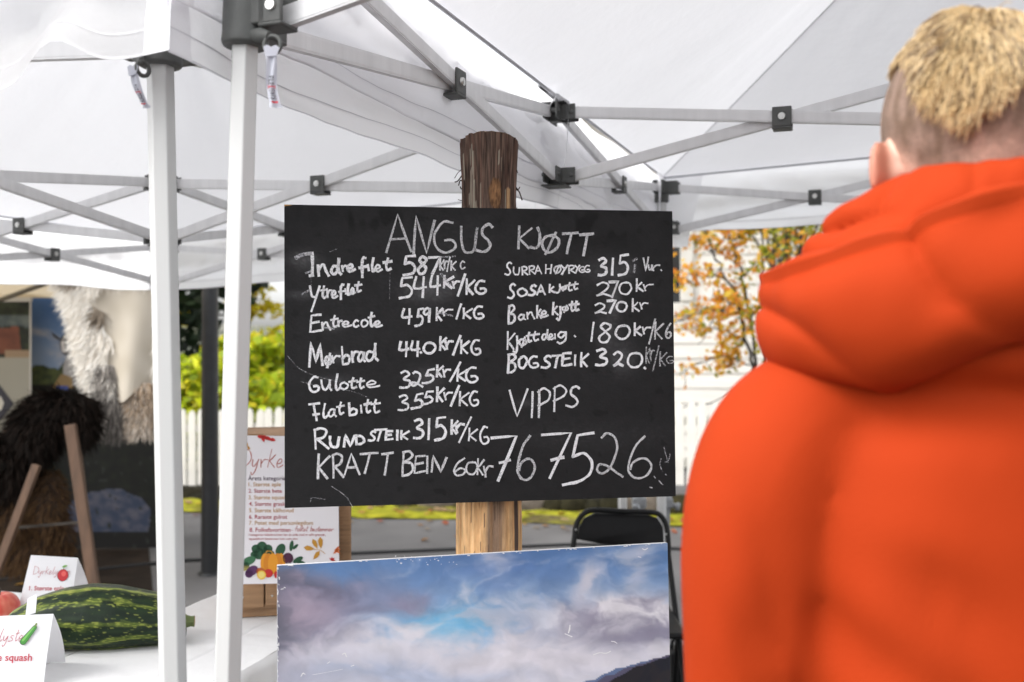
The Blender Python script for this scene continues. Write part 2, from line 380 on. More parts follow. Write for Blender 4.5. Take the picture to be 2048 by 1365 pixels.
for c, s in ((((wx0+wx1)/2, wz0-fw/2+.02), (wx1-wx0+.28, fw)), (((wx0+wx1)/2, wz1+fw/2-.02), (wx1-wx0+.28, fw))): m.box((c[0], hy-.035, c[1]), (s[0], .07, s[1]))
for xx in (wx0-.05, wx1+.07): m.box((xx, hy-.037, (wz0+wz1)/2), (.14, .06, wz1-wz0-.08))
win = m.build('window', white, house, bevel=.004)
m = MB(); m.poly([(wx0, hy-.01, wz0), (wx1, hy-.01, wz0), (wx1, hy-.01, wz1), (wx0, hy-.01, wz1)]); m.build('pane', nmat('dark_glass', .08, (.03, .035, .04)), win)
m = MB(); m.box(((wx0+wx1)/2, hy-.03, (wz0+wz1)/2), (.05, .045, wz1-wz0-.07)); m.build('mullion', white, win)
# ---- lamp post
lampm = noisy(nmat('black_lamp_paint', .42, (.018, .019, .021)), 20, .2, .05)
lx = (420-1024)/F*6.4
lp = thing('lamp_post', (lx, 6.4, 0), 'slim black lamp post standing on the asphalt between the two white tent legs', 'lamp post')
m = MB(); m.tube([(lx, 6.4, 0), (lx, 6.4, .9), (lx, 6.4, 4.2)], [.056, .054, .045], 20); m.tube([(lx, 6.4, 0), (lx, 6.4, .02)], [.075, .07], 20)
m.build('pole', lampm, lp, smooth=50)
m = MB(); m.tube([(lx, 6.4, 4.2), (lx, 6.4, 4.3), (lx, 6.4, 4.55), (lx, 6.4, 4.62)], [.05, .16, .2, .04], 16); m.build('lamp_head', lampm, lp, smooth=50)
m = MB(); m.tube([(-3.2, 6.2, .012), (lx-.3, 6.75, .012), (lx+.4, 6.9, .012), (.5, 7.3, .012), (2.2, 6.9, .012)], .012, 6)
tag(m.build('power_cable', nmat('black_rubber', .6, (.012, .012, .013)), smooth=60), 'thin black cable lying across the grey asphalt', 'cable')
# ---- trees and shrubs
def leaf_crown(mb, blobs, n, size, pal, dens=.0, asp=1.6, fq=1.6):
    made = 0; tries = 0
    tot = sum(b[1][0]*b[1][1]*b[1][2] for b in blobs)
    for c, r in blobs:
        k = int(n*r[0]*r[1]*r[2]/tot)+1
        for _ in range(k):
            for __ in range(6):
                d = Vector((random.gauss(0, 1), random.gauss(0, 1), random.gauss(0, 1))).normalized()*(random.random()**.42)
                p = Vector((c[0]+d.x*r[0], c[1]+d.y*r[1], c[2]+d.z*r[2]))
                if noise.noise(p*fq) > dens-.25+.3*random.random()-.1: break
            s = size*random.uniform(.6, 1.35)
            a = Vector((random.gauss(0, 1), random.gauss(0, 1), random.gauss(0, .7))).normalized()
            b = a.cross(Vector((random.gauss(0, 1), random.gauss(0, 1), random.gauss(0, 1)))).normalized()
            col = mix(random.choice(pal), random.choice(pal), random.random())
            mb.poly([p-a*s*asp*.5, p+b*s*.45, p+a*s*asp*.5, p-b*s*.45], col)
barkm = noisy(nmat('dark_bark', .9, (.035, .028, .022)), 12, .4, .6, 40, stretch=(1, 1, .2))
def limbs(mb, base, top, r, crown_c, crown_r, n=9):
    pts = cr([base, Vector(base).lerp(Vector(top), .4)+Vector((random.gauss(0, .05), random.gauss(0, .05), 0)), top], 6)
    mb.tube(pts, [r*(1-.75*i/(len(pts)-1)) for i in range(len(pts))], 8)
    for k in range(n):
        t = random.uniform(.35, .95); p = pts[int(t*(len(pts)-1))]
        d = Vector((random.uniform(-1, 1)*crown_r[0], random.uniform(-1, 1)*crown_r[1], random.uniform(-.5, .9)*crown_r[2]))*.75
        e = Vector(crown_c)+d
        q = cr([p, p.lerp(e, .5)+Vector((0, 0, .1*crown_r[2])), e], 4); mb.tube(q, [r*.35*(1-.8*i/(len(q)-1)) for i in range(len(q))], 5)
def tree(name, label, cat, base, blobs, n, size, pal, r=.1, group=None, dens=.05, top=None, nl=10):
    t = thing(name, base, label, cat, group)
    m = MB(); c = blobs[0][0]; limbs(m, base, top or (c[0], c[1], c[2]+blobs[0][1][2]*.6), r, c, blobs[0][1], nl); m.build('trunk', barkm, t, smooth=60)
    m = MB(); leaf_crown(m, blobs, n, size, pal, dens); m.build('crown', LEAF, t)
    return t
dark = [(.014, .028, .012), (.022, .042, .016), (.035, .055, .02), (.01, .018, .01)]
yel = [(.72, .74, .02), (.56, .66, .03), (.8, .66, .04), (.45, .58, .03), (.3, .4, .03), (.14, .2, .03)]
yel2 = [(.66, .52, .02), (.7, .58, .03), (.56, .54, .03)]
tree('dark_tree', 'tall dense dark green tree behind the black lamp post', 'tree', (-4.35, 12.2, 0),
     [((-4.6, 12.2, 3.6), (1.7, 1.0, 2.75)), ((-3.75, 12.2, 2.6), (.75, .7, 1.35)), ((-3.2, 12.0, 3.1), (.9, .7, .7)), ((-5.6, 12.2, 2.9), (1.3, 1, 1.9))], 9000, .12, dark, .16, dens=-.05)
tree('bare_branched_tree', 'dark twiggy tree with overhanging branches above the yellow foliage', 'tree', (-2.2, 15.5, 0),
     [((-3.2, 15.3, 3.2), (1.5, .5, .5)), ((-2.4, 15.4, 3.6), (1.5, .6, .5))], 900, .1, [(.03, .03, .015), (.05, .04, .02), (.08, .07, .02)], .12, dens=.1, nl=22)
tree('yellow_leaved_tree', 'thin tree with bright yellow autumn leaves seen against the white sky', 'tree', (-4.2, 14.5, 0),
     [((-3.9, 14.5, 2.2), (.42, .3, .42)), ((-3.55, 14.5, 2.0), (.25, .25, .2)), ((-3.4, 14.5, 1.55), (.3, .3, .2)), ((-4.2, 14.5, 2.6), (.45, .4, .5)), ((-3.2, 14.6, 1.7), (.2, .3, .25)), ((-4.6, 14.5, 2.0), (.4, .4, .3))], 900, .085, yel2, .05, dens=.02, nl=14)
for k, (px, Y, w, hh, lab) in enumerate(((392, 10.4, .62, 1.28, 'yellow green shrub behind the fence to the left of the lamp post'),
        (548, 10.6, .78, 1.5, 'large bright yellow green shrub above the fence beside the chalkboard edge'),
        (470, 11.0, .6, 1.32, 'yellow green shrub behind the fence, hidden by the front white tent leg'),
        (655, 10.8, .6, 1.4, 'yellow green shrub growing directly behind the black chalkboard'))):
    c = P(px, 0, Y); 
    tree('leafy_shrub', lab, 'shrub', (c.x, Y, 0), [((c.x, Y, hh*.62), (w, .45, hh*.42)), ((c.x-w*.4, Y-.1, hh*.8), (w*.5, .35, hh*.28)), ((c.x+w*.45, Y-.05, hh*.88), (w*.5, .35, hh*.3)), ((c.x+.1, Y-.3, hh*.5), (w*.8, .35, hh*.3))], 2600, .085, yel, .03, 'yellow green shrubs behind the fence', dens=-.01)
# autumn shrub in front of the house
ash = thing('autumn_shrub', P(1515, 682, 9.6)-Vector((0, 0, 1.5)), 'many stemmed shrub with sparse orange and yellow autumn leaves in front of the white house', 'shrub')
stems = [[(1512, 1000), (1508, 760), (1495, 690), (1478, 620), (1455, 560), (1430, 510), (1408, 455), (1400, 410)], [(1516, 1000), (1512, 760), (1500, 640), (1480, 540), (1462, 480), (1448, 430), (1440, 380)],
         [(1530, 1000), (1532, 760), (1530, 600), (1525, 500), (1520, 400)], [(1545, 1000), (1550, 700), (1562, 560), (1570, 400)], [(1560, 1000), (1590, 700), (1603, 540), (1606, 380)], [(1575, 1000), (1630, 700), (1655, 540), (1660, 380)],
         [(1505, 1000), (1490, 900), (1470, 860)]]
side = [[(1493, 685), (1440, 660), (1372, 655)], [(1480, 630), (1420, 622), (1350, 640)], [(1502, 730), (1440, 715), (1358, 748)], [(1456, 562), (1400, 548), (1346, 562)], [(1508, 775), (1450, 795), (1352, 822)],
        [(1470, 600), (1430, 640), (1395, 690)], [(1430, 510), (1390, 480), (1350, 475)], [(1410, 470), (1380, 450), (1352, 448)], [(1500, 660), (1470, 700), (1450, 740)], [(1480, 560), (1520, 520), (1560, 490)], [(1462, 490), (1500, 460), (1540, 450)],
        [(1525, 520), (1570, 480), (1620, 470)], [(1565, 560), (1610, 520), (1650, 500)], [(1448, 450), (1480, 430), (1500, 420)], [(1500, 640), (1545, 600), (1590, 580)], [(1400, 430), (1375, 420), (1345, 430)], [(1478, 620), (1450, 600), (1430, 600)]]
m = MB(); twigs = []
for s in stems+side:
    Y0 = 9.6+random.uniform(-.35, .35) if s in stems else 9.3+random.uniform(-.35, .3)
    pts = cr([P(a, b, Y0) for a, b in s], 5); pts = [p+Vector((random.gauss(0, .012), 0, random.gauss(0, .012))) for p in pts]
    r0 = .021 if s in stems else .009; m.tube(pts, [r0*(1-.7*i/len(pts)) for i in range(len(pts))], 5); twigs.append((pts, s in stems))
lm = MB(); opal = [(.72, .32, .03), (.78, .42, .04), (.66, .24, .04), (.72, .52, .05)]; gpal = [(.28, .32, .025), (.44, .40, .03), (.2, .23, .025)]
for pts, st in twigs:
    for k in range(210 if st else 115):
        p = random.choice(pts[int(len(pts)*(.35 if st else .25)):]); 
        if p.z < 1.2: continue
        q = p+Vector((random.gauss(0, .07), random.gauss(0, .1), random.gauss(0, .06)))
        if noise.noise(q*2.5) < -.12: continue
        if random.random() < .12: m.tube([p, q], .004, 4)
        s = random.uniform(.026, .048); a = Vector((random.gauss(0, 1), random.gauss(0, 1), random.gauss(0, 1))).normalized(); b = a.cross(Vector((random.gauss(0, 1), random.gauss(0, 1), random.gauss(0, 1)))).normalized()
        xx = (p.x/p.y*F+1024); pal = opal if (xx < 1480 and random.random() < .85) or random.random() < .45 else gpal
        lm.poly([q-a*s, q+b*s*.6, q+a*s, q-b*s*.6], mix(random.choice(pal), random.choice(pal), random.random()))
m.build('stem', barkm, ash, smooth=60); lm.build('foliage', LEAF, ash)
ktrees = [(1537, 10.3, .05), (1560, 10.6, .06), (1598, 10.2, .055)]
for (px, Y, r), lab in zip(ktrees, ('dark thin trunk with green yellow leaves, left of the trunks above the orange shoulder', 'dark thin trunk with leaves, middle of the trunks above the orange shoulder', 'dark thin trunk beside the orange hood, right of the trunks above the orange shoulder')):
    c = P(px, 0, Y); tree('thin_tree', lab, 'tree', (c.x, Y, 0), [((c.x, Y, 2.9), (.5, .4, .5)), ((c.x+.25, Y-.1, 2.4), (.35, .3, .3)), ((c.x, Y, 3.6), (.6, .5, .5))], 420, .06, gpal+opal[:1], r, 'thin trees behind the orange jacket', top=(c.x+.05, Y, 3.8), nl=7)
# ================================================================== POP-UP TENTS
roofm = fabric('tent_cloth', (.86, .86, .88), .30)
valm = fabric('tent_valance_cloth', (.96, .96, .975), .72, .42)
alu = noisy(nmat('brushed_aluminium', .42, (.74, .74, .745), .12), 30, .06, .08, 60, stretch=(1, 1, .05))
legm = noisy(nmat('pale_aluminium', .45, (.61, .61, .60), .12), 12, .035, .05, 90, stretch=(1, 1, .03))
plast = noisy(nmat('grey_nylon', .55, (.085, .088, .084)), 25, .12, .1, 120)
steel = nmat('bolt_steel', .3, (.62, .62, .6), .9)
seamm = nmat('grey_seam', .8, (.5, .5, .53))
strapm = fabric('strap_webbing', (.58, .59, .66), .2, .8)
U2 = Vector((.344, .939, 0)).normalized(); V2 = Vector((U2.y, -U2.x, 0))
def tent(label, O, sv, LU, LV, high, low, eave, drop, peak, corner_top, corner_foot, fold_front=None, short=(), hang_seed=0, outv=1.):
    """O: corner nearest the lens; sv=+1 spreads to the right, -1 to the left; node (i,j) i along U, j along V"""
    rng = random.Random(hang_seed)
    Vd = V2*sv
    def node(i, j): return Vector((O.x, O.y, 0))+U2*(LU*i/2)+Vd*(LV*j/2)
    t = thing('canopy_tent', Vector((O.x, O.y, 0)), label, 'tent', 'white pop up tents')
    Hh = lambda i, j: CZ+high[i][j]
    Ll = lambda i, j: CZ+low[i][j]
    # scissor trusses
    def cross(a, b):
        A, B = node(*a), node(*b); d = (B-A).normalized(); side = Vector((d.y, -d.x, 0))
        if side.dot(CAMO-A) < 0: side = -side
        e = d*.045
        at, ab = A+e+Vector((0, 0, Hh(*a))), A+e+Vector((0, 0, Ll(*a))); bt, bb = B-e+Vector((0, 0, Hh(*b))), B-e+Vector((0, 0, Ll(*b)))
        for p, q, s in ((at, bb, .0085), (ab, bt, -.0085)):
            m = MB(); m.bar(p+side*s, q+side*s, .014, .031)
            m.bar(p+side*(s+.0072), q+side*(s+.0072), .0012, .0245); m.bar(p+side*(s-.0072), q+side*(s-.0072), .0012, .0245)
            m.build('truss_bar', alu, t, bevel=.0012)
        mid = (at+bb+ab+bt)/4
        M = Matrix((d, side, Vector((0, 0, 1)))).transposed()
        m = MB(); m.box(mid+side*.0195, (.05, .006, .052), M); m.box(mid-side*.0195, (.05, .006, .052), M); m.box(mid-Vector((0, 0, .029)), (.05, .046, .006), M)
        b = m.build('pivot_bracket', plast, t, bevel=.002)
        m = MB(); m.tube([mid+side*.022, mid+side*.027], [.0105, .009], 14); m.tube([mid+side*.0225, mid+side*.0285], [.006, .005], 6); m.build('bolt', steel, b, smooth=40)
    def joint(i, j, dirs):
        for zz, nm in ((Hh(i, j), 1), (Ll(i, j), -1)):
            c = node(i, j)+Vector((0, 0, zz)); m = MB()
            for d in dirs:
                M = Matrix((d, Vector((d.y, -d.x, 0)), Vector((0, 0, 1)))).transposed()
                s = Vector((d.y, -d.x, 0))
                for q in (-.0185, .0185): m.box(c+d*.033+s*q, (.058, .005, .044), M)
                m.tube([c+d*.05-s*.026, c+d*.05+s*.026], .006, 10)
            m.box(c+Vector((0, 0, .027*nm)), (.07, .07, .005), Matrix((U2, Vd, Vector((0, 0, 1)))).transposed())
            m.box(c, (.03, .03, .046), Matrix((U2, Vd, Vector((0, 0, 1)))).transposed())
            b = m.build('joint_bracket', plast, t, bevel=.002)
    for i, j, ds in ((0, 1, (Vd, -Vd, U2)), (2, 1, (Vd, -Vd, -U2)), (1, 0, (U2, -U2, Vd)), (1, 2, (U2, -U2, -Vd)), (1, 1, (U2, -U2, Vd, -Vd))): joint(i, j, ds)
    for a, b in (((0,0),(0,1)), ((0,1),(0,2)), ((2,0),(2,1)), ((2,1),(2,2)), ((0,0),(1,0)), ((1,0),(2,0)), ((0,2),(1,2)), ((1,2),(2,2)), ((1,0),(1,1)), ((1,1),(1,2)), ((0,1),(1,1)), ((1,1),(2,1))): cross(a, b)
    # peak pole
    c = node(1, 1); m = MB(); m.tube([c+Vector((0, 0, Ll(1, 1)-.05)), c+Vector((0, 0, CZ+peak-.02))], .02, 6); m.build('peak_pole', legm, t)
    # corner posts
    for (i, j), di, dj in (((0, 0), U2, Vd), ((2, 0), -U2, Vd), ((0, 2), U2, -Vd), ((2, 2), -U2, -Vd)):
        n2 = node(i, j); top = n2+Vector((0, 0, Hh(i, j))); foot = n2.copy()
        if (i, j) == (0, 0): foot = Vector((corner_foot[0], corner_foot[1], 0))
        ax = (top-foot).normalized(); sl = foot+ax*((Ll(i, j))/ax.z)
        m = MB(); m.tube([foot, top], .0208, 6, start=corner_top); m.tube([foot+Vector((0, 0, .003)), foot+Vector((0, 0, .015))], .045, 10)
        m.build('post', legm, t, bevel=.002)
        m = MB(); tp = lambda k: sl+ax*k
        m.tube([tp(-.037), tp(-.036), tp(-.028), tp(-.02), tp(.06), tp(.075)], [.027, .032, .0335, .0325, .032, .027], 24, ell=(1.0, 1.06))
        for d in (di, dj):
            s = Vector((d.y, -d.x, 0)); M = Matrix((d, s, Vector((0, 0, 1)))).transposed()
            m.box(sl+d*.034+Vector((0, 0, .016)), (.03, .046, .056), M)
            for q in (-.0195, .0195): m.box(sl+d*.055+s*q+Vector((0, 0, .012)), (.04, .007, .05), M)
            m.box(sl+d*.055-Vector((0, 0, .0135)), (.04, .046, .007), M)
        k = m.build('slider_bracket', plast, t, bevel=.003, smooth=35)
        for d in (di, dj):
            s = Vector((d.y, -d.x, 0)); m = MB()
            for q in (-1, 1): m.tube([sl+d*.058+s*.022*q+Vector((0, 0, .012)), sl+d*.058+s*.0265*q+Vector((0, 0, .012))], [.0085, .0075], 12)
            m.build('bolt', steel, k, smooth=40)
        m = MB(); m.tube([top-ax*.06, top-ax*.055, top+ax*.012, top+ax*.02], [.026, .0305, .0305, .024], 20)
        for d in (di, dj):
            s = Vector((d.y, -d.x, 0)); M = Matrix((d, s, Vector((0, 0, 1)))).transposed()
            for q in (-.0195, .0195): m.box(top+d*.046+s*q, (.06, .007, .05), M)
            m.box(top+d*.04+Vector((0, 0, .026)), (.06, .046, .006), M)
        m.build('corner_bracket', plast, t, bevel=.002, smooth=35)
        # pull ring under the slider, towards the inside
        if (i, j) == (0, 0): ringpos = (sl, ax, di, dj)
    # roof: four slopes
    def ev(i, j):
        out = ((U2*-1.7 if i == 0 else U2 if i == 2 else Vector()) + (-Vd*outv if j == 0 else Vd*outv if j == 2 else Vector()))*.05
        return node(i, j)+out+Vector((0, 0, CZ+eave+(high[i][j]-high[0][0])*1.0))
    pk = node(1, 1)+Vector((0, 0, CZ+peak)); m = MB()
    sides = [((0, 0), (0, 2)), ((0, 2), (2, 2)), ((2, 2), (2, 0)), ((2, 0), (0, 0))]
    for q, (a, b) in enumerate(sides):
        A, B = ev(*a), ev(*b); nrm = (B-A).cross(pk-A).normalized()
        if nrm.z < 0: nrm = -nrm
        def fn(u, v, A=A, B=B, nrm=nrm, q=q):
            p = A.lerp(B, u).lerp(pk, v)
            e = math.sin(math.pi*u)*math.sin(math.pi*min(1, v*1.05))
            wr = noise.noise(Vector((u*3+q*9, v*2, hang_seed)))*.032+noise.noise(Vector((u*14+q*5, v*2.5, hang_seed+3)))*.011
            edge = math.sin(math.pi*u)*math.sin(math.pi*clamp(v))
            return p+nrm*(-.045*e+wr*edge**.5 if edge > 0 else 0)
        m.grid(fn, 40, 24)
    m.build('roof', roofm, t, smooth=180)
    m = MB()
    for c in ((0, 0), (0, 2), (2, 0), (2, 2)):
        A = ev(*c); m.tube([A.lerp(pk, k/12)-Vector((0, 0, .003+.0)) for k in range(13)], .0035, 5)
    m.build('hip_seam', nmat('white_tape', .7, (.8, .8, .82)), t, smooth=60)
    # valances
    for q, (a, b) in enumerate(sides):
        A, B = ev(*a), ev(*b); d = (B-A).normalized(); out = Vector((d.y, -d.x, 0))
        if out.dot(node(*a)+node(*b)-node(1, 1)*2) < 0: out = -out
        L = (B-A).length; dr = drop*(.42 if q in short else 1)
        def fn(u, v, A=A, B=B, out=out, q=q, L=L, dr=dr, d=d):
            p = A.lerp(B, u); s = u*L
            amp = .5+.5*v; hz = .019*math.sin(v*7+3*noise.noise(Vector((s*.9, q*5, hang_seed+2))))+.006*math.sin(v*17+4*noise.noise(Vector((s*1.6, q*5, hang_seed+6))))
            w = noise.noise(Vector((s*1.4, v*.6+q*7, hang_seed)))*.045+noise.noise(Vector((s*4.5-v*1.2, v*.9, hang_seed+q)))*.016+noise.noise(Vector((s*13-v*3, v*2.2, q+hang_seed*2)))*.006+.021*(1-abs(noise.noise(Vector((s*5+v*1.3, v*1.8+s*.8, hang_seed+11)))))**6*math.sin(math.pi*min(1, v*1.1))
            edge = sstep(0, .1, u)*sstep(0, .1, 1-u)
            z = -dr*v-.02*math.sin(math.pi*u)*v+.012*noise.noise(Vector((s*2.2, q*3, 4)))*v*edge
            if fold_front and q == 0:
                g = math.exp(-((s-fold_front[0])/fold_front[1])**2)*v; z += fold_front[2]*g; w += fold_front[3]*math.exp(-((s-fold_front[0])/fold_front[1]/1.3)**2)*v**2
            p = p+d*(.016+.02*v)*((u > .5)*2-1)*(1-edge)
            return p+out*(.016+.02*v+w*amp*(.25+.75*edge)+hz*sstep(0, .2, v)*(.3+.7*edge))+Vector((0, 0, z))
        m = MB(); m.grid(fn, 150, 14); vo = m.build('valance', valm, t, smooth=180)
        m = MB()
        for vv, off in ((.86, .0016), (1.0, 0.)):
            for sg in ((-1, 1) if off else (1,)):
                def hem(u, v, vv=vv, off=off, sg=sg, fn=fn, out=out): return fn(u, vv+.007*v if off else .988+.013*v)+out*(off*sg or .0012)
                m.grid(hem, 150, 1)
        m.build('hem', nmat('hem_thread', .8, (.66, .66, .69)) if q in (1, 2, 3) else valm, vo, smooth=180)
        m = MB()
        for en in (0, 1):
            m = MB(); sg = 1 if hang_seed == 8 else -1
            m.grid(lambda u, v: fn(u*.016 if en == 0 else 1-u*.016, v)+out*.0013*sg, 3, 14); m.build('corner_tape', roofm, vo, smooth=180)
        m = MB(); m.tube([A.lerp(B, k/20)-out*.008-Vector((0, 0, .006)) for k in range(21)], .005, 5); m.build('eave_seam', seamm, vo, smooth=60)
    return t, node, ringpos, ev
FO = Vector((-.383, 1.45, 0)); LO = Vector((-.541, 1.52, 0))
hr = [[.647, .70, .75], [.647, .707, .75], [.647, .70, .75]]; lr = [[.464, .53, .58], [.468, .531, .58], [.468, .51, .58]]
RT, rnode, rring, rev = tent('white pop up tent on the right, roof spread over the chalkboard and the person', FO, 1, 2.96, 2.5, hr, lr, .705, .235, 1.36, .84, (-.442, 1.45), short=(0,), hang_seed=3, outv=.15)
hl = [[.61, .535, .48], [.64, .524, .475], [.64, .563, .48]]; ll = [[.455, .356, .30], [.45, .345, .296], [.45, .384, .30]]
LT, lnode, lring, lev = tent('white pop up tent on the left, over the vegetable table, its front valance bunched up', LO, -1, 2.96, 2.42, hl, ll, .67, .273, 1.25, .17, (-.497, 1.52), fold_front=(.17, .05, .046, .02), hang_seed=8, outv=1.7)
# rings and printed pull straps hanging from the two near sliders
def pull_strap(t, ctr, ringr, Mring, path, width, side, txtspan, face, name='pull_strap'):
    m = MB(); pts = [ctr+Mring@Vector((math.cos(a)*ringr, 0, math.sin(a)*ringr)) for a in [2*math.pi*k/20 for k in range(21)]]
    m.tube(pts, .0032, 8, caps=False); r = m.build('pull_ring', plast, t, smooth=60)
    path = cr(path, 6); m = MB(); n = len(path)-1
    def fn(u, v):
        x = v*n; k = min(int(x), n-1); p = path[k].lerp(path[k+1], x-k); tw = face*0
        return p+side*((u-.5)*width*(1+.25*(v > .93)))+face*(.002*math.sin(u*9+v*6))
    m.grid(fn, 6, 40)
    k = m.build(name, strapm, t, smooth=180)
    m = MB(); top = path[0]
    m.poly([top+side*x+Vector((0, 0, z))+face*.003 for x, z in ((-width*.75, .006), (-width*.4, .009), (0, .006), (width*.4, .009), (width*.8, .005), (width*.5, -.006), (-width*.55, -.008))]); m.build('strap_knot', strapm, k)
    def on(px, py):  # px across 0..1, py along 0..1
        return fn(px, clamp(py))+face*.0045
    m = MB(); g = MB()
    a, b = txtspan; letters = list('FLE')+['X']+list('TENTS'); L = (b-a)/len(letters)
    for q, ch in enumerate(letters):
        y0 = a+q*L+(.0 if q < 4 else .25*L); vs, fs = text_polys(ch, .03 if ch == 'X' else .015); xs = [v.x for v in vs]; ys = [v.y for v in vs]
        big = ch == 'X'; hgt = .8 if big else .5; ln = L*(1.3 if big else .8); i = len((g if big else m).v); mm = g if big else m
        for v in vs:  # turned to read down the strap
            uu = (v.x-min(xs))/(max(xs)-min(xs)+1e-6); ww = (v.y-min(ys))/(max(ys)-min(ys))
            mm.v.append(on(.25+hgt*ww if not big else .12+hgt*ww, y0+uu*ln))
        for f in fs: mm.face([i+z for z in f])
    m.build('strap_lettering', nmat('black_ink', .6, (.02, .02, .025)), k)
    g.grid(lambda u, v: on(.25+.6*u, b+.03+.035*v), 2, 2)
    g.build('strap_mark', nmat('red_ink', .6, (.55, .01, .03)), k)
sl, ax, di, dj = rring
mid = P(545, 90, 1.40)
pull_strap(RT, mid, .0125, Matrix.Rotation(R(-12), 3, 'Z'), [P(543, 104, 1.392), P(543, 140, 1.392), P(543, 170, 1.392), P(546, 190, 1.39), P(552, 216, 1.39)], .0145, Vector((1, .1, 0)).normalized(), (.36, .86), Vector((0.1, -1, 0)).normalized())
m = MB(); m.tube([sl+Vector((.012, -.02, -.025)), sl+Vector((.03, -.03, -.028)), mid+Vector((-.004, 0, .012))], [.008, .011, .006], 12); m.build('ring_lug', plast, RT, smooth=50)
sl, ax, di, dj = lring
mid = P(286, 138, 1.46)
pull_strap(LT, mid, .0105, Matrix.Rotation(R(55), 3, 'Z'), [P(268, 142, 1.455), P(271, 162, 1.455), P(277, 182, 1.455), P(286, 200, 1.46), P(295, 217, 1.465)], .0135, Vector((.9, -.4, 0)).normalized(), (.36, .84), Vector((-.3, -.95, 0)).normalized())
m = MB(); m.tube([sl+Vector((-.012, -.02, -.022)), sl+Vector((-.032, -.03, -.02)), mid+Vector((-.002, 0, .01))], [.008, .012, .006], 12); m.build('ring_lug', plast, LT, smooth=50)
# velcro loop of white webbing round the middle joint of the right tent, and corner reinforcement flap
m = MB(); c = rnode(1, 0)+Vector((0, 0, CZ+.66))
def loopf(u, v):
    pts = [Vector((-.06, .02, -.30)), Vector((-.055, .0, -.15)), Vector((-.035, -.03, -.02)), Vector((0, -.045, .03)), Vector((.035, -.03, .01)), Vector((.03, .02, -.12)), Vector((.0, .04, -.30))]
    x = u*(len(pts)-1); k = min(int(x), len(pts)-2); p = pts[k].lerp(pts[k+1], x-k)
    return c+p+Vector((0, 1, 0))*(v-.5)*.05
m.grid(loopf, 30, 3); m.build('velcro_loop', roofm, RT, smooth=180)
m = MB(); c = rev(2, 0)
def flap(u, v):
    a = (u-.5)*2; d = U2*-1*max(0, -a)+V2*max(0, a); return c+d*.16*(1-.35*v)-Vector((0, 0, .005+.30*v))+(V2-U2)*.012*(1+math.sin(v*5+u*7)*.6)
m.grid(flap, 20, 12); m.build('corner_flap', valm, RT, smooth=180)
# ================================================================== CHALKBOARD
a = P(570, 410, 1.80); b = P(1345, 423, 1.917)
BP = Plane(a, b, a-Vector((0, 0, 1)))
bc = [BP.hit(568.5, 409.5), BP.hit(1344.5, 423), BP.hit(1351.5, 993), BP.hit(569.5, 1016.5)]
board = thing('chalkboard', (bc[2]+bc[3])/2, 'large black chalkboard with handwritten meat prices fixed to the log', 'chalkboard')
smud = [(608, 520, 26, 16, .2), (850, 578, 48, 24, .22), (885, 550, 28, 20, .12), (600, 590, 24, 8, .12), (660, 652, 18, 9, .18), (1200, 535, 40, 26, .1), (1250, 535, 22, 20, .12), (1225, 590, 12, 26, .12), (1222, 610, 16, 22, .12), (1210, 665, 22, 40, .13), (1240, 720, 26, 28, .16), (1180, 880, 160, 30, .035), (840, 760, 30, 20, .14),
        (860, 860, 60, 36, .06), (830, 805, 40, 18, .05), (668, 715, 20, 10, .12), (900, 470, 120, 60, .03), (1130, 640, 300, 220, .015), (690, 620, 150, 240, .02), (1040, 810, 18, 8, .1), (665, 760, 40, 9, .07), (1100, 480, 30, 30, .03)]
def boardcol(px, py):
    n = noise.noise(Vector((px*.006, py*.011, 3)))*.5+noise.noise(Vector((px*.03, py*.05, 8)))*.25
    v = .0165*(1+.22*n)
    g = math.exp(-((px-560)/900)**2); v *= .95+.25*g*.3
    # water stains along the top edge and a few drips: blotches of darker paint
    d = noise.noise(Vector((px*.022, py*.02, 20)))+.5*noise.noise(Vector((px*.07, py*.03, 21)))
    band = math.exp(-((py-440)/38)**2)*(1 if 690 < px < 830 or 1090 < px < 1250 else .35)
    v *= 1-.55*band*sstep(-.05, .3, d)
    if noise.noise(Vector((px*.045, py*.045, 31))) > .5: v *= .7
    for x, y, rx, ry, k in smud:
        e = ((px-x)/rx)**2+((py-y)/ry)**2
        if e < 5: v += .42*k*math.exp(-e)*(.45+.9*abs(noise.noise(Vector((px*.10+py*.05, py*.16, 40)))))
    return (v*1.0, v*.99, v*1.03)
def bl(c, u, v): return c[0].lerp(c[1], u).lerp(c[3].lerp(c[2], u), v)
mb = MB(); mb.grid(lambda u, v: bl(bc, u, v), 220, 170, lambda u, v: boardcol(569+780*u, 410+(600+5*(1-u))*v))
th = -BP.n*.012; f = [p+BP.n*-.0008 for p in bc]; k = [p+th for p in bc]
for i in range(4):
    j = (i+1) % 4; mb.poly([f[i], f[j], k[j], k[i]], (.03, .028, .026) if i != 1 else (.22, .2, .16))
mb.poly(k[::-1], (.05, .04, .03))
bm_ = noisy(nmat('chalkboard_paint', .62, attr='Col', spec=.16), 60, .08, .12, 250)
mb.build('panel', bm_, board)
mb = MB(); mb.flat([BP.hit(x, y, .0005) for x, y in ((568.7, 409.7), (585, 410.2), (580, 411.8), (571, 412.4), (569, 414))], alb(190, 150, 95)); mb.build('chipped_corner', VCOL, board)
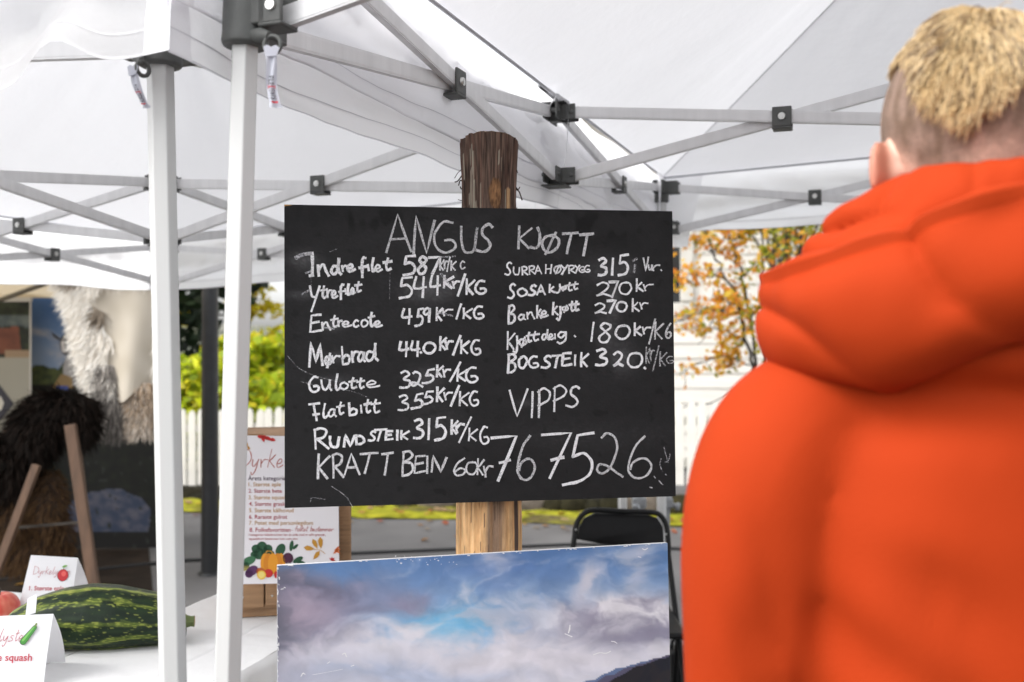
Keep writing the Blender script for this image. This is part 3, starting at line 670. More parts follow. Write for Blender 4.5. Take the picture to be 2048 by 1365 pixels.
# chalk material: opacity from the drawn attribute broken up by grain
ch = nmat('chalk_marker', .8, attr='Col', spec=.1); nt = ch.node_tree; pb = nt.nodes['Principled BSDF']
vc = [n for n in nt.nodes if n.type == 'VERTEX_COLOR'][0]; tc = nt.nodes.new('ShaderNodeTexCoord')
nz = nt.nodes.new('ShaderNodeTexNoise'); nz.inputs['Scale'].default_value = 420; nz.inputs['Detail'].default_value = 3
nt.links.new(tc.outputs['Object'], nz.inputs['Vector'])
m1 = nt.nodes.new('ShaderNodeMath'); m1.operation = 'MULTIPLY_ADD'; m1.inputs[1].default_value = 2.1; m1.inputs[2].default_value = -1.03
m2 = nt.nodes.new('ShaderNodeMath'); m2.operation = 'ADD'; m2.use_clamp = True
nt.links.new(nz.outputs['Fac'], m1.inputs[0]); nt.links.new(m1.outputs[0], m2.inputs[0]); nt.links.new(vc.outputs['Alpha'], m2.inputs[1]); nt.links.new(m2.outputs[0], pb.inputs['Alpha'])
bmap = lambda px, py: BP.hit(px, py, .0007)
def chalkc(op, tone=1.):
    s = random.uniform(-.08, .08); q = random.uniform(-.12, .05)
    def c(t): return (.84*tone, .84*tone, .86*tone, clamp(op+s+q*t))
    return c
LINES = []
def L(name, w, op, txt, tone=1.): LINES.append((name, w, op, txt, tone))
# glyph x0 y0 x1 y1 in photograph pixels
L('heading', 5.6, .72, "A 773 429 822 505|N 827 433 869 507|G 867 443 912 505|U 922 454 954 505|S 953 449 985 504|K 1037 453 1063 497|J 1061 456 1080 497|Ø 1084 466 1119 509|T 1126 466 1156 507|T 1160 468 1187 511", .78)
L('price_line', 6.2, .98, "| 610 506 626 552|n 636 529 657 552|d 663 518 682 549|r 684 531 694 543|e 694 529 710 543|f 719 515 733 555|i 733 530 742 541|l 743 517 750 543|e 750 530 764 543|t 767 517 783 541|5 807 512 831 551|8 835 514 855 548|7 858 514 881 548")
L('price_line', 3.6, .8, "K 880 519 888 541|r 888 522 896 538|/ 894 515 900 543|K 902 522 912 541|c 920 523 930 538")
L('price_line', 5.4, .97, "y 620 573 639 623|t 641 573 654 597|r 654 580 663 595|e 663 582 675 596|f 678 569 688 599|i 689 578 694 588|l 694 569 701 590|e 701 577 710 588|t 710 564 723 584|5 799 555 825 597|4 827 554 855 595|4 860 552 882 590|K 888 552 907 576|r 905 562 919 576|/ 916 549 930 592|K 933 559 949 589|G 950 562 972 588")
L('price_line', 5.0, .95, "E 620 629 644 665|n 644 644 661 660|t 662 632 676 655|r 676 641 684 653|e 684 643 703 654|c 706 641 717 654|o 722 640 736 654|t 737 626 749 653|e 748 643 764 654|4 804 618 825 648|w5 830 618 846 653|9 847 617 861 644|K 873 616 885 641|r 885 618 905 632|/ 913 609 922 638|K 927 617 944 637|G 947 613 967 638")
L('price_line', 5.3, .96, "M 619 685 645 734|ø 650 708 663 735|r 664 711 680 726|b 684 694 700 729|r 704 702 716 724|a 716 703 730 724|d 732 688 756 722|4 798 684 819 713|4 822 683 841 713|. 840 703 844 708|0 847 686 871 707|K 880 674 893 700|r 891 681 906 699|/ 906 672 921 710|K 922 681 938 707|G 942 680 961 710")
L('price_line', 5.0, .96, "G 618 754 638 784|u 643 761 663 781|l 669 749 681 780|o 680 765 696 779|t 698 757 714 777|t 714 757 729 777|e 732 762 759 775|3 800 743 821 776|2l 823 744 845 774|w5 845 739 868 767|K 874 731 886 754|r 886 738 901 754|/ 900 725 921 763|K 915 739 934 762|G 931 735 955 765")
L('price_line', 5.0, .96, "F 618 807 645 841|l 645 808 655 836|a 657 818 672 834|t 674 806 688 829|b 698 806 714 831|i 719 811 727 826|t 729 800 742 826|t 742 800 760 826|3 797 791 818 821|w5 823 788 846 818|w5 843 783 866 809|K 874 775 888 803|r 888 784 905 800|/ 902 772 918 812|K 919 784 938 811|G 939 783 957 812")
L('price_line', 5.6, .97, "R 628 857 657 898|U 660 874 678 895|N 688 870 709 893|D 711 870 729 889|S 737 863 751 882|T 750 859 773 882|E 771 862 786 880|I 793 862 797 880|K 802 862 818 879|3 828 839 847 877|1 856 839 860 879|5 870 835 892 881|K 903 841 915 868|r 911 847 928 866")
L('price_line', 4.2, .9, "/ 918 835 942 885|K 938 857 955 882|G 960 854 977 888")
L('price_line', 5.0, .82, "K 636 909 659 957|R 665 908 687 956|A 689 908 719 950|T 721 906 755 947|T 764 906 786 950|B 805 903 828 952|E 829 911 852 947|I 852 913 857 947|N 863 912 893 944", .86)
L('price_line', 4.2, .78, "6 907 916 932 952|0 932 924 955 949|K 955 918 968 950|r 968 931 986 954", .88)
L('price_line', 4.0, .9, "S 1010 525 1023 550|U 1027 535 1039 550|R 1043 534 1056 550|R 1058 532 1070 549|A 1070 531 1083 548|H 1091 530 1103 547|Ø 1108 531 1122 548|Y 1122 531 1135 549|R 1137 531 1150 547|Y 1150 531 1159 547|G 1158 534 1169 545|G 1169 532 1180 544")
L('price_line', 5.8, .97, "3 1197 517 1214 551|1 1223 518 1227 550|5 1237 510 1257 551")
L('price_line', 4.0, .82, "V 1287 515 1297 543|u 1297 530 1305 541|r 1305 530 1319 542|. 1320 539 1324 543", .9)
L('price_line', 5.0, .96, "S 1016 568 1030 597|o 1035 577 1054 593|S 1057 571 1072 591|A 1074 570 1090 590|k 1099 570 1109 585|j 1110 569 1122 586|ø 1123 572 1132 582|t 1133 566 1145 582|t 1144 565 1156 579")
L('price_line', 4.2, .93, "2 1193 565 1221 592|7 1218 562 1237 595|0 1238 565 1263 589|k 1273 558 1286 583|r 1287 568 1307 582")
L('price_line', 6.2, .98, "7 1219 563 1236 594|7 1215 601 1231 626")
L('price_line', 4.8, .95, "B 1017 611 1031 648|a 1037 629 1051 640|n 1054 624 1069 638|k 1074 612 1083 636|e 1082 622 1096 634|k 1106 606 1116 630|j 1114 614 1122 640|ø 1124 611 1136 625|t 1139 603 1149 623|t 1147 603 1158 622")
L('price_line', 4.2, .92, "2 1190 607 1212 627|0 1233 604 1254 623|k 1265 598 1278 623|r 1280 605 1296 619")
L('price_line', 4.6, .93, "K 1015 664 1030 699|j 1027 673 1036 706|ø 1038 675 1053 694|t 1053 665 1063 685|t 1062 664 1078 682|d 1084 660 1098 680|e 1098 668 1108 679|i 1109 668 1112 678|g 1115 664 1136 687|. 1148 671 1152 675")
L('price_line', 5.0, .9, "1 1179 645 1191 683|8 1196 647 1224 685|0 1231 651 1260 678|k 1269 647 1283 671|r 1285 654 1301 668")
L('price_line', 3.6, .72, "/ 1298 639 1310 688|K 1310 645 1327 678|6 1331 647 1343 677", .85)
L('price_line', 5.4, .97, "B 1016 709 1033 746|O 1037 713 1054 737|G 1057 713 1077 736|S 1083 712 1102 736|T 1105 711 1125 735|E 1124 706 1144 732|I 1147 711 1153 731|K 1162 706 1177 733|3 1192 699 1215 731|2 1227 704 1246 732|0 1255 706 1285 735|. 1287 734 1292 739")
L('price_line', 3.2, .56, "K 1292 694 1300 727|r 1300 699 1309 722|/ 1306 692 1318 742|K 1320 704 1333 732|G 1333 713 1347 727", .7)
L('payment_note', 4.8, .92, "V 1019 779 1055 833|1 1062 784 1067 835|P 1075 778 1101 835|P 1106 772 1133 823|S 1132 773 1159 814", .92)
L('phone_number', 6.4, .93, "7c 983 872 1034 962|7c 1084 866 1143 957|w5 1126 866 1187 970", .92)
L('phone_number', 5.0, .72, "w6 1034 872 1070 960|2l 1194 867 1245 954|w6 1255 873 1303 957", .78)
for name, w, op, txt, tone in LINES:
    items = [it.split() for it in (txt.split('|') if not txt.startswith('|') else ['|'+txt[1:].split('|')[0]]+txt[1:].split('|')[1:])]
    words = []; last = None
    for it in items:
        x0 = float(it[1])
        if last is None or x0-last > 11: words.append([])
        words[-1].append(it); last = float(it[3])
    for wd in words:
        mb = MB()
        for g, x0, y0, x1, y1 in wd:
            for st in strokes(g, float(x0), float(y0), float(x1), float(y1)):
                st = [p+Vector((noise.noise(Vector((p.x*.08, p.y*.08, 1)))*.9, noise.noise(Vector((p.x*.08, p.y*.08, 9)))*.9, 0)) for p in st]
                ww = w*random.uniform(.78, 1.0)
                if float(y1)-float(y0) < 18: ww *= .86
                ribbon(mb, st, ww, bmap, chalkc(op, tone))
        digits = all(i[0] in '0123456789./' or i[0] in ('7c', 'w5', '2l', 'w6') for i in wd)
        mb.build('phone_number' if name == 'phone_number' else 'chalk_heading' if name == 'heading' else 'chalk_price' if any(i[0] in '0123456789' or i[0] in ('w5', '2l') for i in wd) else 'chalk_word', ch, board)
mb = MB()   # faint scratches and rubbed strokes
for pts, w, o in (([(1328, 895), (1333, 915), (1336, 925)], 2, .3), ([(1330, 925), (1337, 922), (1340, 908)], 2, .35), ([(1322, 918), (1320, 930), (1325, 944)], 1.8, .35), ([(1308, 953), (1311, 957)], 2, .5), ([(1300, 975), (1304, 976)], 2.5, .8), ([(1318, 962), (1325, 970)], 2, .4), ([(1331, 949), (1333, 951)], 2, .5),
                 ([(663, 973), (690, 992), (706, 1015)], 1.6, .3), ([(621, 1004), (625, 996), (650, 999)], 1.4, .24), ([(575, 712), (600, 738), (640, 755), (690, 765)], 1.6, .2), ([(603, 764), (650, 775), (700, 782), (735, 795)], 1.4, .18), ([(592, 516), (605, 510), (622, 507)], 7, .42), ([(611, 547), (624, 542)], 4, .4), ([(604, 589), (622, 579)], 4, .36), ([(648, 656), (668, 658)], 4, .42),
                 ([(780, 545), (779, 600)], 1.2, .2), ([(622, 552), (622, 572)], 1.2, .2), ([(660, 504), (674, 498)], 1.5, .25), ([(1270, 530), (1268, 545)], 4, .34), ([(1266, 522), (1273, 518)], 5, .3), ([(875, 625), (905, 632)], 4, .36), ([(880, 515), (910, 513)], 3, .34), ([(882, 548), (900, 570)], 5, .3)):
    ribbon(mb, cr([(x, y, 0) for x, y in pts], 6), w, bmap, (.6, .6, .63, o))
mb.build('chalk_smears', ch, board)
# ================================================================== LOG POST
barkcol = []
lg = thing('log_post', P(978, 682, 1.95)-Vector((0, 0, 1.5)), 'upright rough log with dark bark on top, standing behind the chalkboard', 'log')
lmid = Vector(lg.location)
def logr(z, a):
    t = clamp((z)/1.9); r = .077-.013*sstep(0., 1.1, z)-.012*sstep(1.1, 1.6, z)+.004*sstep(1.8, 1.9, z)
    bark = sstep(1.28, 1.36, z+.05*noise.noise(Vector((a*2, z, 4))))
    d = .0022*noise.noise(Vector((math.cos(a)*9, math.sin(a)*9, z*2)))+bark*(.0035*noise.noise(Vector((math.cos(a)*16, math.sin(a)*16, z*5)))+.0022*noise.noise(Vector((math.cos(a)*38, math.sin(a)*38, z*14))))+.0016*noise.noise(Vector((math.cos(a)*30, math.sin(a)*30, z*3)))
    return r+d, bark
ZT = 1.893
def logp(u, v):
    a = 2*math.pi*u; z = v*(ZT-.006+.012*max(0, -math.sin(a))+.004*noise.noise(Vector((math.cos(a)*3, math.sin(a)*3, 0)))); r, b = logr(z, a)
    return (lmid.x+.03*(1-v)*0+r*math.cos(a), lmid.y+r*math.sin(a), z)
def logc(u, v):
    a = 2*math.pi*u; z = v*ZT; _, bark = logr(z, a); cx, cy = math.cos(a), math.sin(a)
    st = noise.noise(Vector((cx*20, cy*20, z*(7 if bark > .5 else 2.2)))); st2 = noise.noise(Vector((cx*46, cy*46, z*(26 if bark > .5 else 7)))); big = noise.noise(Vector((cx*6, cy*6, z*3.5)))
    bk = mix((.07, .042, .03), (.21, .135, .10), clamp(.5+st*.9+st2*.5)); bk = mix(bk, (.15, .06, .04), clamp(big*.8)); bk = mix(bk, (.012, .008, .006), clamp(-st2*1.5))
    # lichen/bare white flecks on the left flank
    fx = (a-4.1)/.22
    if noise.noise(Vector((cx*34, cy*34, z*9+7)))+.45*math.exp(-fx*fx)-.2*sstep(1.84, 1.88, z) > .52: bk = (.42, .38, .3)
    kn = ((a-4.98)/.2)**2+((z-1.776)/.024)**2
    if kn < 1.6: bk = mix((.36, .19, .085), (.1, .045, .02), clamp(abs(noise.noise(Vector((a*14, z*60, 3))))*2.2+.5*sstep(.7, 1.5, kn)))
    if abs(a-5.55+(.02*st)) < .09 and z < 1.79: bk = (.5, .31, .16)
    wd = mix((.60, .33, .14), (.78, .50, .25), clamp(.5+st)); wd = mix(wd, (.30, .15, .06), clamp(st2*.8))
    strip = math.exp(-((a-4.93-.1*noise.noise(Vector((z*8, 2, 2))))/.28)**2); wd = mix(wd, mix((.16, .10, .065), (.30, .2, .13), clamp(.5+st2)), clamp(strip*1.5+st*.5-.25))
    if abs(noise.noise(Vector((cx*26, cy*26, z*1.2+5)))) < .018: wd = (.1, .055, .03)
    if 5.62 < a < 5.78: wd = (.07, .045, .035)
    return mix(wd, bk, bark)
m = MB(); m.grid(logp, 220, 420, logc); lo = m.build('trunk', noisy(nmat('log_surface', .85, attr='Col'), 60, .3, .55, 140, stretch=(1, 1, .3)), lg, smooth=180)
m = MB(); top = [logp(k/48, 1.) for k in range(48)]; m.poly([Vector(p) for p in top]); m.build('cut_end', nmat('cut_wood', .8, (.4, .26, .14)), lg)
m = MB(); rr = random.Random(4)
for k in range(18):
    a = rr.choice((3.3, 3.2, 6.1, 6.2, 5.9, 3.5))+rr.uniform(-.15, .15); z = rr.uniform(1.68, 1.885) if k < 38 else rr.uniform(1.13, 1.2); r, _ = logr(z, a); p = Vector((lmid.x+(r-.002)*math.cos(a), lmid.y+(r-.002)*math.sin(a), z))
    l = rr.uniform(.004, .012) if k % 5 else rr.uniform(.01, .024); out = Vector((math.cos(a), math.sin(a), rr.uniform(-1.2, .9)))
    m.tube(cr([p, p+out*l*.6+Vector((0, 0, rr.uniform(-.004, .004))), p+out*l+Vector((0, 0, rr.uniform(-.012, .01)))], 4), .0007 if k % 3 else .0012, 4)
m.build('bark_fibres', nmat('bark_fibre', .9, (.045, .025, .018)), lg)
# ================================================================== PRINTED CLOUD PICTURE
a = P(555, 1132, 1.72); b = P(1335, 1087, 1.72*450/405)
pl0 = Plane(a, b, a+Vector((-.003, .0, -1)))
PT = Plane(a, b, (a-Vector((0, .045, 1))))   # leans back a little
pc = [PT.hit(554.5, 1132), PT.hit(1335, 1086.5)]
dn = (PT.n.cross((pc[1]-pc[0]).normalized())); dn = dn if dn.z < 0 else -dn
down = Vector((0, 0, -1))-PT.n*PT.n.dot(Vector((0, 0, -1))); down.normalize()
hgt = pc[0].z/(-down.z)*.985
pc += [pc[1]+down*hgt+(pc[1]-pc[0]).normalized()*.004, pc[0]+down*hgt]
pic = thing('landscape_print', (pc[2]+pc[3])/2, 'large printed panel of a blue cloudy sky leaning below the chalkboard', 'picture')
def g2(x, y, cx, cy, rx, ry, rot=0.):
    dx, dy = x-cx, y-cy; c, s = math.cos(rot), math.sin(rot); return math.exp(-((dx*c+dy*s)/rx)**2-((-dx*s+dy*c)/ry)**2)
def skycol(px, py):
    p = Vector((px*.006, py*.009, 0)); w = Vector((fbm(p*1.1+Vector((3, 1, 0)))*.9, fbm(p*1.1+Vector((8, 5, 2)))*.9, 0))
    n1 = fbm(p*.9+w*.6); n2 = fbm(p*2.4+w*1.2+Vector((0, 0, 4))); n3 = fbm(Vector((px*.02, py*.03, 2))+w)
    x = px+n2*26; y = py+n1*26
    base = mix((62, 108, 168), (112, 150, 198), sstep(1090, 1210, y))
    base = mix(base, (92, 182, 232), clamp(g2(x, y, 890, 1245, 100, 38)*1.3))
    base = mix(base, (62, 104, 168), clamp(g2(x, y, 1010, 1145, 110, 30)*.7))
    # high wispy cloud, fanning to the upper right
    wis = sstep(-.15, .65, fbm(Vector((px*.0035-py*.004, px*.006+py*.012, 6))+w*.8))
    base = mix(base, (186, 196, 216), .85*wis*sstep(620, 980, x)*sstep(1085, 1150, py+30))
    base = mix(base, (226, 220, 228), clamp(.85*g2(x, y, 1170, 1170, 22, 60, .45)+.55*g2(x, y, 1275, 1150, 20, 55, .5)+.6*g2(x, y, 985, 1125, 26, 34, -.6)))
    base = mix(base, (206, 212, 226), .75*clamp(g2(x, y, 980, 1205, 130, 26)*(.5+n2*1.4)))
    # pale cloud bank below
    low = sstep(1205, 1295, y+34*n1-(28*g2(x, y, 890, 1245, 120, 60)))
    base = mix(base, mix((214, 212, 224), (236, 232, 238), clamp(.5+n2*.8)), low*.96)
    base = mix(base, (180, 186, 206), .55*sstep(1300, 1362, y+40*n2)*sstep(1200, 700, x))
    base = mix(base, (150, 172, 208), .5*g2(x, y, 820, 1350, 200, 14))
    # dark mauve cloud at left
    dk = .92*clamp(sstep(820, 560, x+.35*(y-1200)+50*n1)*sstep(1118, 1165, y+20*n2)*(1.15-.9*sstep(1230, 1320, y-.12*(x-560))))
    base = mix(base, mix((96, 92, 116), (150, 134, 154), clamp(.45+n2*.9)), dk)
    base = mix(base, (64, 66, 86), .8*g2(x, y, 575, 1150, 42, 34)); base = mix(base, (70, 70, 84), .75*g2(x, y, 552, 1250, 42, 70))
    base = mix(base, (176, 152, 168), .62*g2(x, y, 640, 1225, 70, 36)); base = mix(base, (48, 98, 166), .55*g2(x, y, 700, 1160, 60, 22)*sstep(-.2, .3, n1))
    base = mix(base, (128, 122, 150), .85*g2(x, y, 815, 1196, 52, 26, .25)); base = mix(base, (120, 116, 142), .6*g2(x, y, 730, 1215, 60, 22))
    # grey cumulus at right
    cu = clamp(g2(x, y, 1230, 1240, 130, 42)*1.25+.9*g2(x, y, 1310, 1232, 70, 40)); base = mix(base, mix((146, 142, 162), (232, 228, 234), clamp(.52+n2*1.1+.012*(1236-y))), cu)
    base = mix(base, (122, 118, 142), .8*clamp(g2(x, y, 1270, 1272, 110, 15)+g2(x, y, 1330, 1262, 60, 14))); base = mix(base, (248, 246, 250), .85*g2(x, y, 1330, 1228, 34, 18)*(.6+n3))
    base = mix(base, (240, 234, 240), .5*g2(x, y, 1120, 1310, 220, 34)+.3*g2(x, y, 960, 1300, 120, 30))
    base = mix(base, (200, 200, 212), .2); k = 1+.06*n3; c = tuple(clamp(v*k, 0, 255) for v in base)
    # hills
    for x0, pts, colr in ((0, ((1170, 1366), (1230, 1340), (1290, 1322), (1345, 1312)), (104, 122, 158)), (0, ((1185, 1366), (1250, 1338), (1300, 1322), (1350, 1306)), (90, 86, 110)), (0, ((1215, 1366), (1265, 1338), (1310, 1322), (1352, 1308)), (40, 38, 48))):
        yy = 9999
        for (xa, ya), (xb, yb) in zip(pts, pts[1:]):
            if xa <= px: yy = ya+(yb-ya)*(px-xa)/(xb-xa)
        if px < pts[0][0]: yy = pts[0][1]+(pts[0][0]-px)*.35
        yy += 5*noise.noise(Vector((px*.05, colr[0], 0)))
        if py > yy: c = colr if colr[0] != 40 else mix((30, 32, 42), (62, 48, 44), clamp(n3*.8+.1))
    if py > 1420 and px < 1240: c = mix((70, 86, 110), (120, 130, 150), clamp(.5+n2))
    if py > 1470: c = mix((46, 48, 40), (84, 74, 48), clamp(.5+n2))
    return alb(*c, .92)
def PTpx(u, v):
    return 555+(780+10*v)*u, 1132-45.5*u+v*820
NV = 560
def pfn(u, v): return bl(pc, u, v**1.0)
def pcol(u, v):
    q = pfn(u, v); d = q-CAMO; return skycol(1024+F*d.x/d.y, 682.5-F*d.z/d.y)
m = MB(); m.grid(lambda u, v: pfn(u, v*.36), 420, 200, lambda u, v: pcol(u, v*.36)); m.grid(lambda u, v: pfn(u, .36+.64*v), 60, 60, lambda u, v: pcol(u, .36+.64*v))
m.build('printed_face', nmat('satin_print', .38, attr='Col'), pic)
m = MB(); q = [p-PT.n*.0012 for p in pc]; k = [p-PT.n*.011 for p in pc]
for i in range(4): m.poly([q[i], q[(i+1) % 4], k[(i+1) % 4], k[i]])
m.poly(k[::-1]); recalc(m.build('foam_board', nmat('foam_core', .8, (.72, .72, .74)), pic))
m = MB(); rr = random.Random(2); pm = lambda x, y: PT.hit(x, y, .0007)
def chip(x, y, pts, w): ribbon(m, cr([(x+a, y+b, 0) for a, b in pts], 4), w, pm, (.8, .8, .8))
for x, y, pts, w in ((1140, 1251, [(0, 0), (-1, 8), (-3, 15)], 2.6), (1130, 1268, [(0, 0), (7, 3), (14, 6)], 1.8), (1187, 1308, [(0, 2), (12, -2), (25, -1), (34, -5)], 1.6), (1223, 1283, [(0, 0), (6, 1), (11, 4)], 1.6), (685, 1307, [(0, 2), (5, 0), (8, 7)], 1.8), (602, 1351, [(0, 2), (4, -4), (8, -2)], 2), (655, 1325, [(0, 2), (5, -1)], 1.4), (702, 1332, [(0, 1), (6, -1)], 1.6), (625, 1350, [(0, 0), (24, -4), (60, -11)], .8), (1285, 1098, [(0, 0), (5, 2), (10, -1)], 2), (1276, 1114, [(0, 0), (6, 1)], 1.2), (562, 1179, [(0, 0), (5, -1)], 1.4), (568, 1175, [(0, 0), (3, 1)], 1.4)): chip(x, y, pts, w)
for k in range(26):
    x = rr.uniform(556, 1330); y = 1132-45.5*(x-555)/780+abs(rr.gauss(0, 1.2))+.4; chip(x, y, [(0, 0), (rr.uniform(1, 5), rr.uniform(-.4, .5))], rr.uniform(.8, 1.8))
for k in range(26): chip(rr.uniform(790, 925), rr.uniform(1112, 1130), [(0, 0), (rr.uniform(.6, 2), rr.uniform(-.5, .9))], rr.uniform(.7, 1.5))
for k in range(22): chip(555+abs(rr.gauss(0, 1.2)), rr.uniform(1135, 1362), [(0, 0), (.5, rr.uniform(1, 5))], rr.uniform(.8, 2.2))
m.build('scuff_marks', nmat('white_scuff', .8, (.8, .8, .81)), pic)
# ================================================================== TABLES WITH CLOTHS
TU = Vector((.30, .954, 0)).normalized(); TV = Vector((-TU.y, TU.x, 0)); TI = Vector((-.922, 2.786, 0)); TZ = .75
cloth = noisy(fabric('white_tablecloth', (.80, .80, .80), .12, .85), 3, .03)
wood_t = noisy(nmat('table_laminate', .5, (.5, .5, .48)), 6, .1)
def table(o, du, dv, lu, lv, lab1, lab2):
    """corner o, extends lu along du and lv along dv"""
    c = o+du*lu/2+dv*lv/2; t = thing('folding_table', c, lab1, 'table')
    m = MB(); M = Matrix((du, dv, Vector((0, 0, 1)))).transposed(); m.box(c+Vector((0, 0, TZ-.02)), (lu-.012, lv-.012, .03), M); m.build('tabletop', wood_t, t, bevel=.004)
    for a in (.1, .9):
        for b in (.15, .85):
            p = o+du*lu*a+dv*lv*b; m = MB(); m.tube([p, p+Vector((0, 0, TZ-.036))], .014, 10); m.build('leg', alu, t, smooth=50)
    m = MB(); n = 30; e = .012
    def top(u, v): 
        p = o+du*lu*u+dv*lv*v; return p+Vector((0, 0, TZ+.003+.0022*noise.noise(p*6)+.0012*noise.noise(p*17)-.003*math.exp(-((u-.52)/.012)**2)-.003*math.exp(-((v-.34)/.01)**2)))
    m.grid(top, 90, 110)
    per = [(k/n, 0) for k in range(n)]+[(1, k/n) for k in range(n)]+[(1-k/n, 1) for k in range(n)]+[(0, 1-k/n) for k in range(n)]
    rings = []
    for q, dz in enumerate((0, -.006, -.02, -.12, -.25, -.38)):
        r = []
        for k, (a, b) in enumerate(per):
            p = o+du*lu*a+dv*lv*b; d = (p-c); d = (du*(1 if a == 1 else -1 if a == 0 else 0)+dv*(1 if b == 1 else -1 if b == 0 else 0)); w = 0 if q == 0 else .004*min(q, 2)+.018*(q/5)*(1+math.sin(k*1.7+q*.3)+noise.noise(Vector((k*.4, q*.2, 2))))
            r.append(p+d*w+Vector((0, 0, TZ+.003+dz)))
        rings.append(r)
    m.loft(rings, caps=False)
    cl = m.build('tablecloth', cloth, smooth=60); return tag(cl, lab2, 'tablecloth')
table(TI-TU*.75, TU, TV, .75, 1.9, 'folding table under the white cloth that carries the striped squash', 'white tablecloth under the big striped squash and the tent cards')
table(TI-TV*.454-TU*.75+TU*.0, TU, TV, 1.15, .450, 'narrow folding table running away under the wooden crate', 'white tablecloth under the wooden crate and the contest poster')
# ================================================================== SQUASH
a = P(2, 1236, 2.40); b = P(352, 1240, 2.44)
sq = thing('striped_squash', (a+b)/2*1.0-Vector((0, 0, (a+b).z/2-TZ)), 'huge dark green squash with pale yellow stripes and flecks lying on the white tablecloth', 'squash')
ctl = [(0, .002, 1262), (.03, .026, 1258), (.10, .046, 1252), (.22, .063, 1247), (.36, .074, 1242), (.5, .079, 1239), (.64, .077, 1240), (.78, .068, 1243), (.9, .060, 1247), (.96, .048, 1247), (1, .012, 1246)]
a0 = P(-12, 1240, 2.38); b0 = P(372, 1240, 2.47)
def sqs(u):
    for (ua, ra, ya), (ub, rb, yb) in zip(ctl, ctl[1:]):
        if u <= ub: t = sstep(ua, ub, u) if False else (u-ua)/(ub-ua); return ra+(rb-ra)*t, ya+(yb-ya)*t
    return ctl[-1][1:]
def sqp(u, v):
    r = sum(sqs(clamp(u+d))[0] for d in (-.02, -.01, 0, .01, .02))/5; th = 2*math.pi*v; p = a0.lerp(b0, u); r *= 1+.016*math.cos(th*10+.4*math.sin(u*5))*min(1, r/.05)+.03*noise.noise(Vector((u*4, math.cos(th), math.sin(th))))
    d = (b0-a0).normalized(); s = Vector((-d.y, d.x, 0)); z = TZ+.0035+.079*.93+.004*math.sin(u*5)-(.079-sqs(u)[0])*.55
    return Vector((p.x, p.y, z))+s*(r*math.cos(th)*1.0)+Vector((0, 0, r*math.sin(th)*.98))
def sqc(u, v):
    th = 2*math.pi*v; q = Vector((u*3.4, math.cos(th)*1.5, math.sin(th)*1.5)); w = noise.noise(q*1.2)*.22+noise.noise(q*4)*.06
    s = .5+.5*math.cos((th+w)*10+.5); s = s**2.2
    fl = noise.noise(Vector((u*26, math.cos(th)*34, math.sin(th)*34)))+.45*noise.noise(Vector((u*60, math.cos(th)*80, math.sin(th)*80)))
    br = noise.noise(Vector((u*9, math.cos(th)*7, math.sin(th)*7+3)))
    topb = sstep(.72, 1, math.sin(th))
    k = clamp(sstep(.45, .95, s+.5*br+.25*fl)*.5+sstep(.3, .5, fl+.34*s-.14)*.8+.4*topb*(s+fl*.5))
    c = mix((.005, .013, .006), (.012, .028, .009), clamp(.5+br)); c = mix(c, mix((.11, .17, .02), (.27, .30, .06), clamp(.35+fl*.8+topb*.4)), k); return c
m = MB(); m.grid(sqp, 240, 220, sqc); m.build('body', noisy(nmat('squash_skin', .4, attr='Col', spec=.25), 40, .1, .12, 90), sq, smooth=180)
m = MB(); e = sqp(1, .25); d = (b0-a0).normalized(); ec = b0.copy(); ec.z = P(0, 1242, 2.47).z
st = [ec-d*.012, ec+d*.002, ec+d*.012, ec+d*.02]; rings = [[p+Vector((-d.y, d.x, 0))*(r*math.cos(q*.6283)*(1+.18*(q % 2)))+Vector((0, 0, r*math.sin(q*.6283)*(1+.18*(q % 2)))) for q in range(10)] for p, r in zip(st, (.024, .014, .0115, .0125))]
m.loft(rings); m.build('stem', nmat('squash_stem', .7, (.10, .13, .04)), sq, smooth=40)
m = MB(); m.poly([p+d*.0006 for p in rings[-1]]); m.build('cut_stem_end', nmat('dry_stem', .8, (.36, .27, .14)), sq)
# small paper slip standing in front of the squash
def card_plane(p1, p2, lean): 
    u = (p2-p1).normalized(); return u
m = MB(); y = 2.275
sl = [P(51, 1232, y), P(71, 1226, y), P(74.5, 1187, y-.0), P(55, 1198, y)]
m.poly(sl); m.poly([p+Vector((0, .0006, 0)) for p in sl][::-1]); 
tag(m.build('paper_slip', nmat('paper', .7, (.76, .76, .79))), 'small blank white paper slip standing up between the tent card and the striped squash', 'paper slip')
# ================================================================== TENT CARDS
paper = fabric('white_card', (.80, .80, .82), .15, .6)
crim = (.42, .008, .03); script_c = (.42, .09, .11)
def script(mb, word, x, base, h, mapf, col, w, adv=.62, slant=.28):
    asc = dict(k=1, l=1, f=1, t=.9, b=1, h=1, d=1)
    for chh in word:
        g = {'y': 'Q'}.get(chh, chh)
        if chh == ' ': x += h*.5; continue
        hh = h*(1.15 if chh == 'D' else asc.get(chh, .48)); ww = h*(.7 if chh == 'D' else .62 if chh == 'm' else .26 if chh in 'ilt' else .38); dn = h*.42 if chh in 'yg' else 0
        y0 = base-(h*.48 if chh in 'yg' else hh)
        for stt in strokes(g, x, y0, x+ww, base+dn):
            stt = [Vector((p.x+(base-p.y)*slant, p.y, 0)) for p in stt]; ribbon(mb, stt, w, mapf, col, var=.3)
        x += ww*1.06+h*.05
    return x
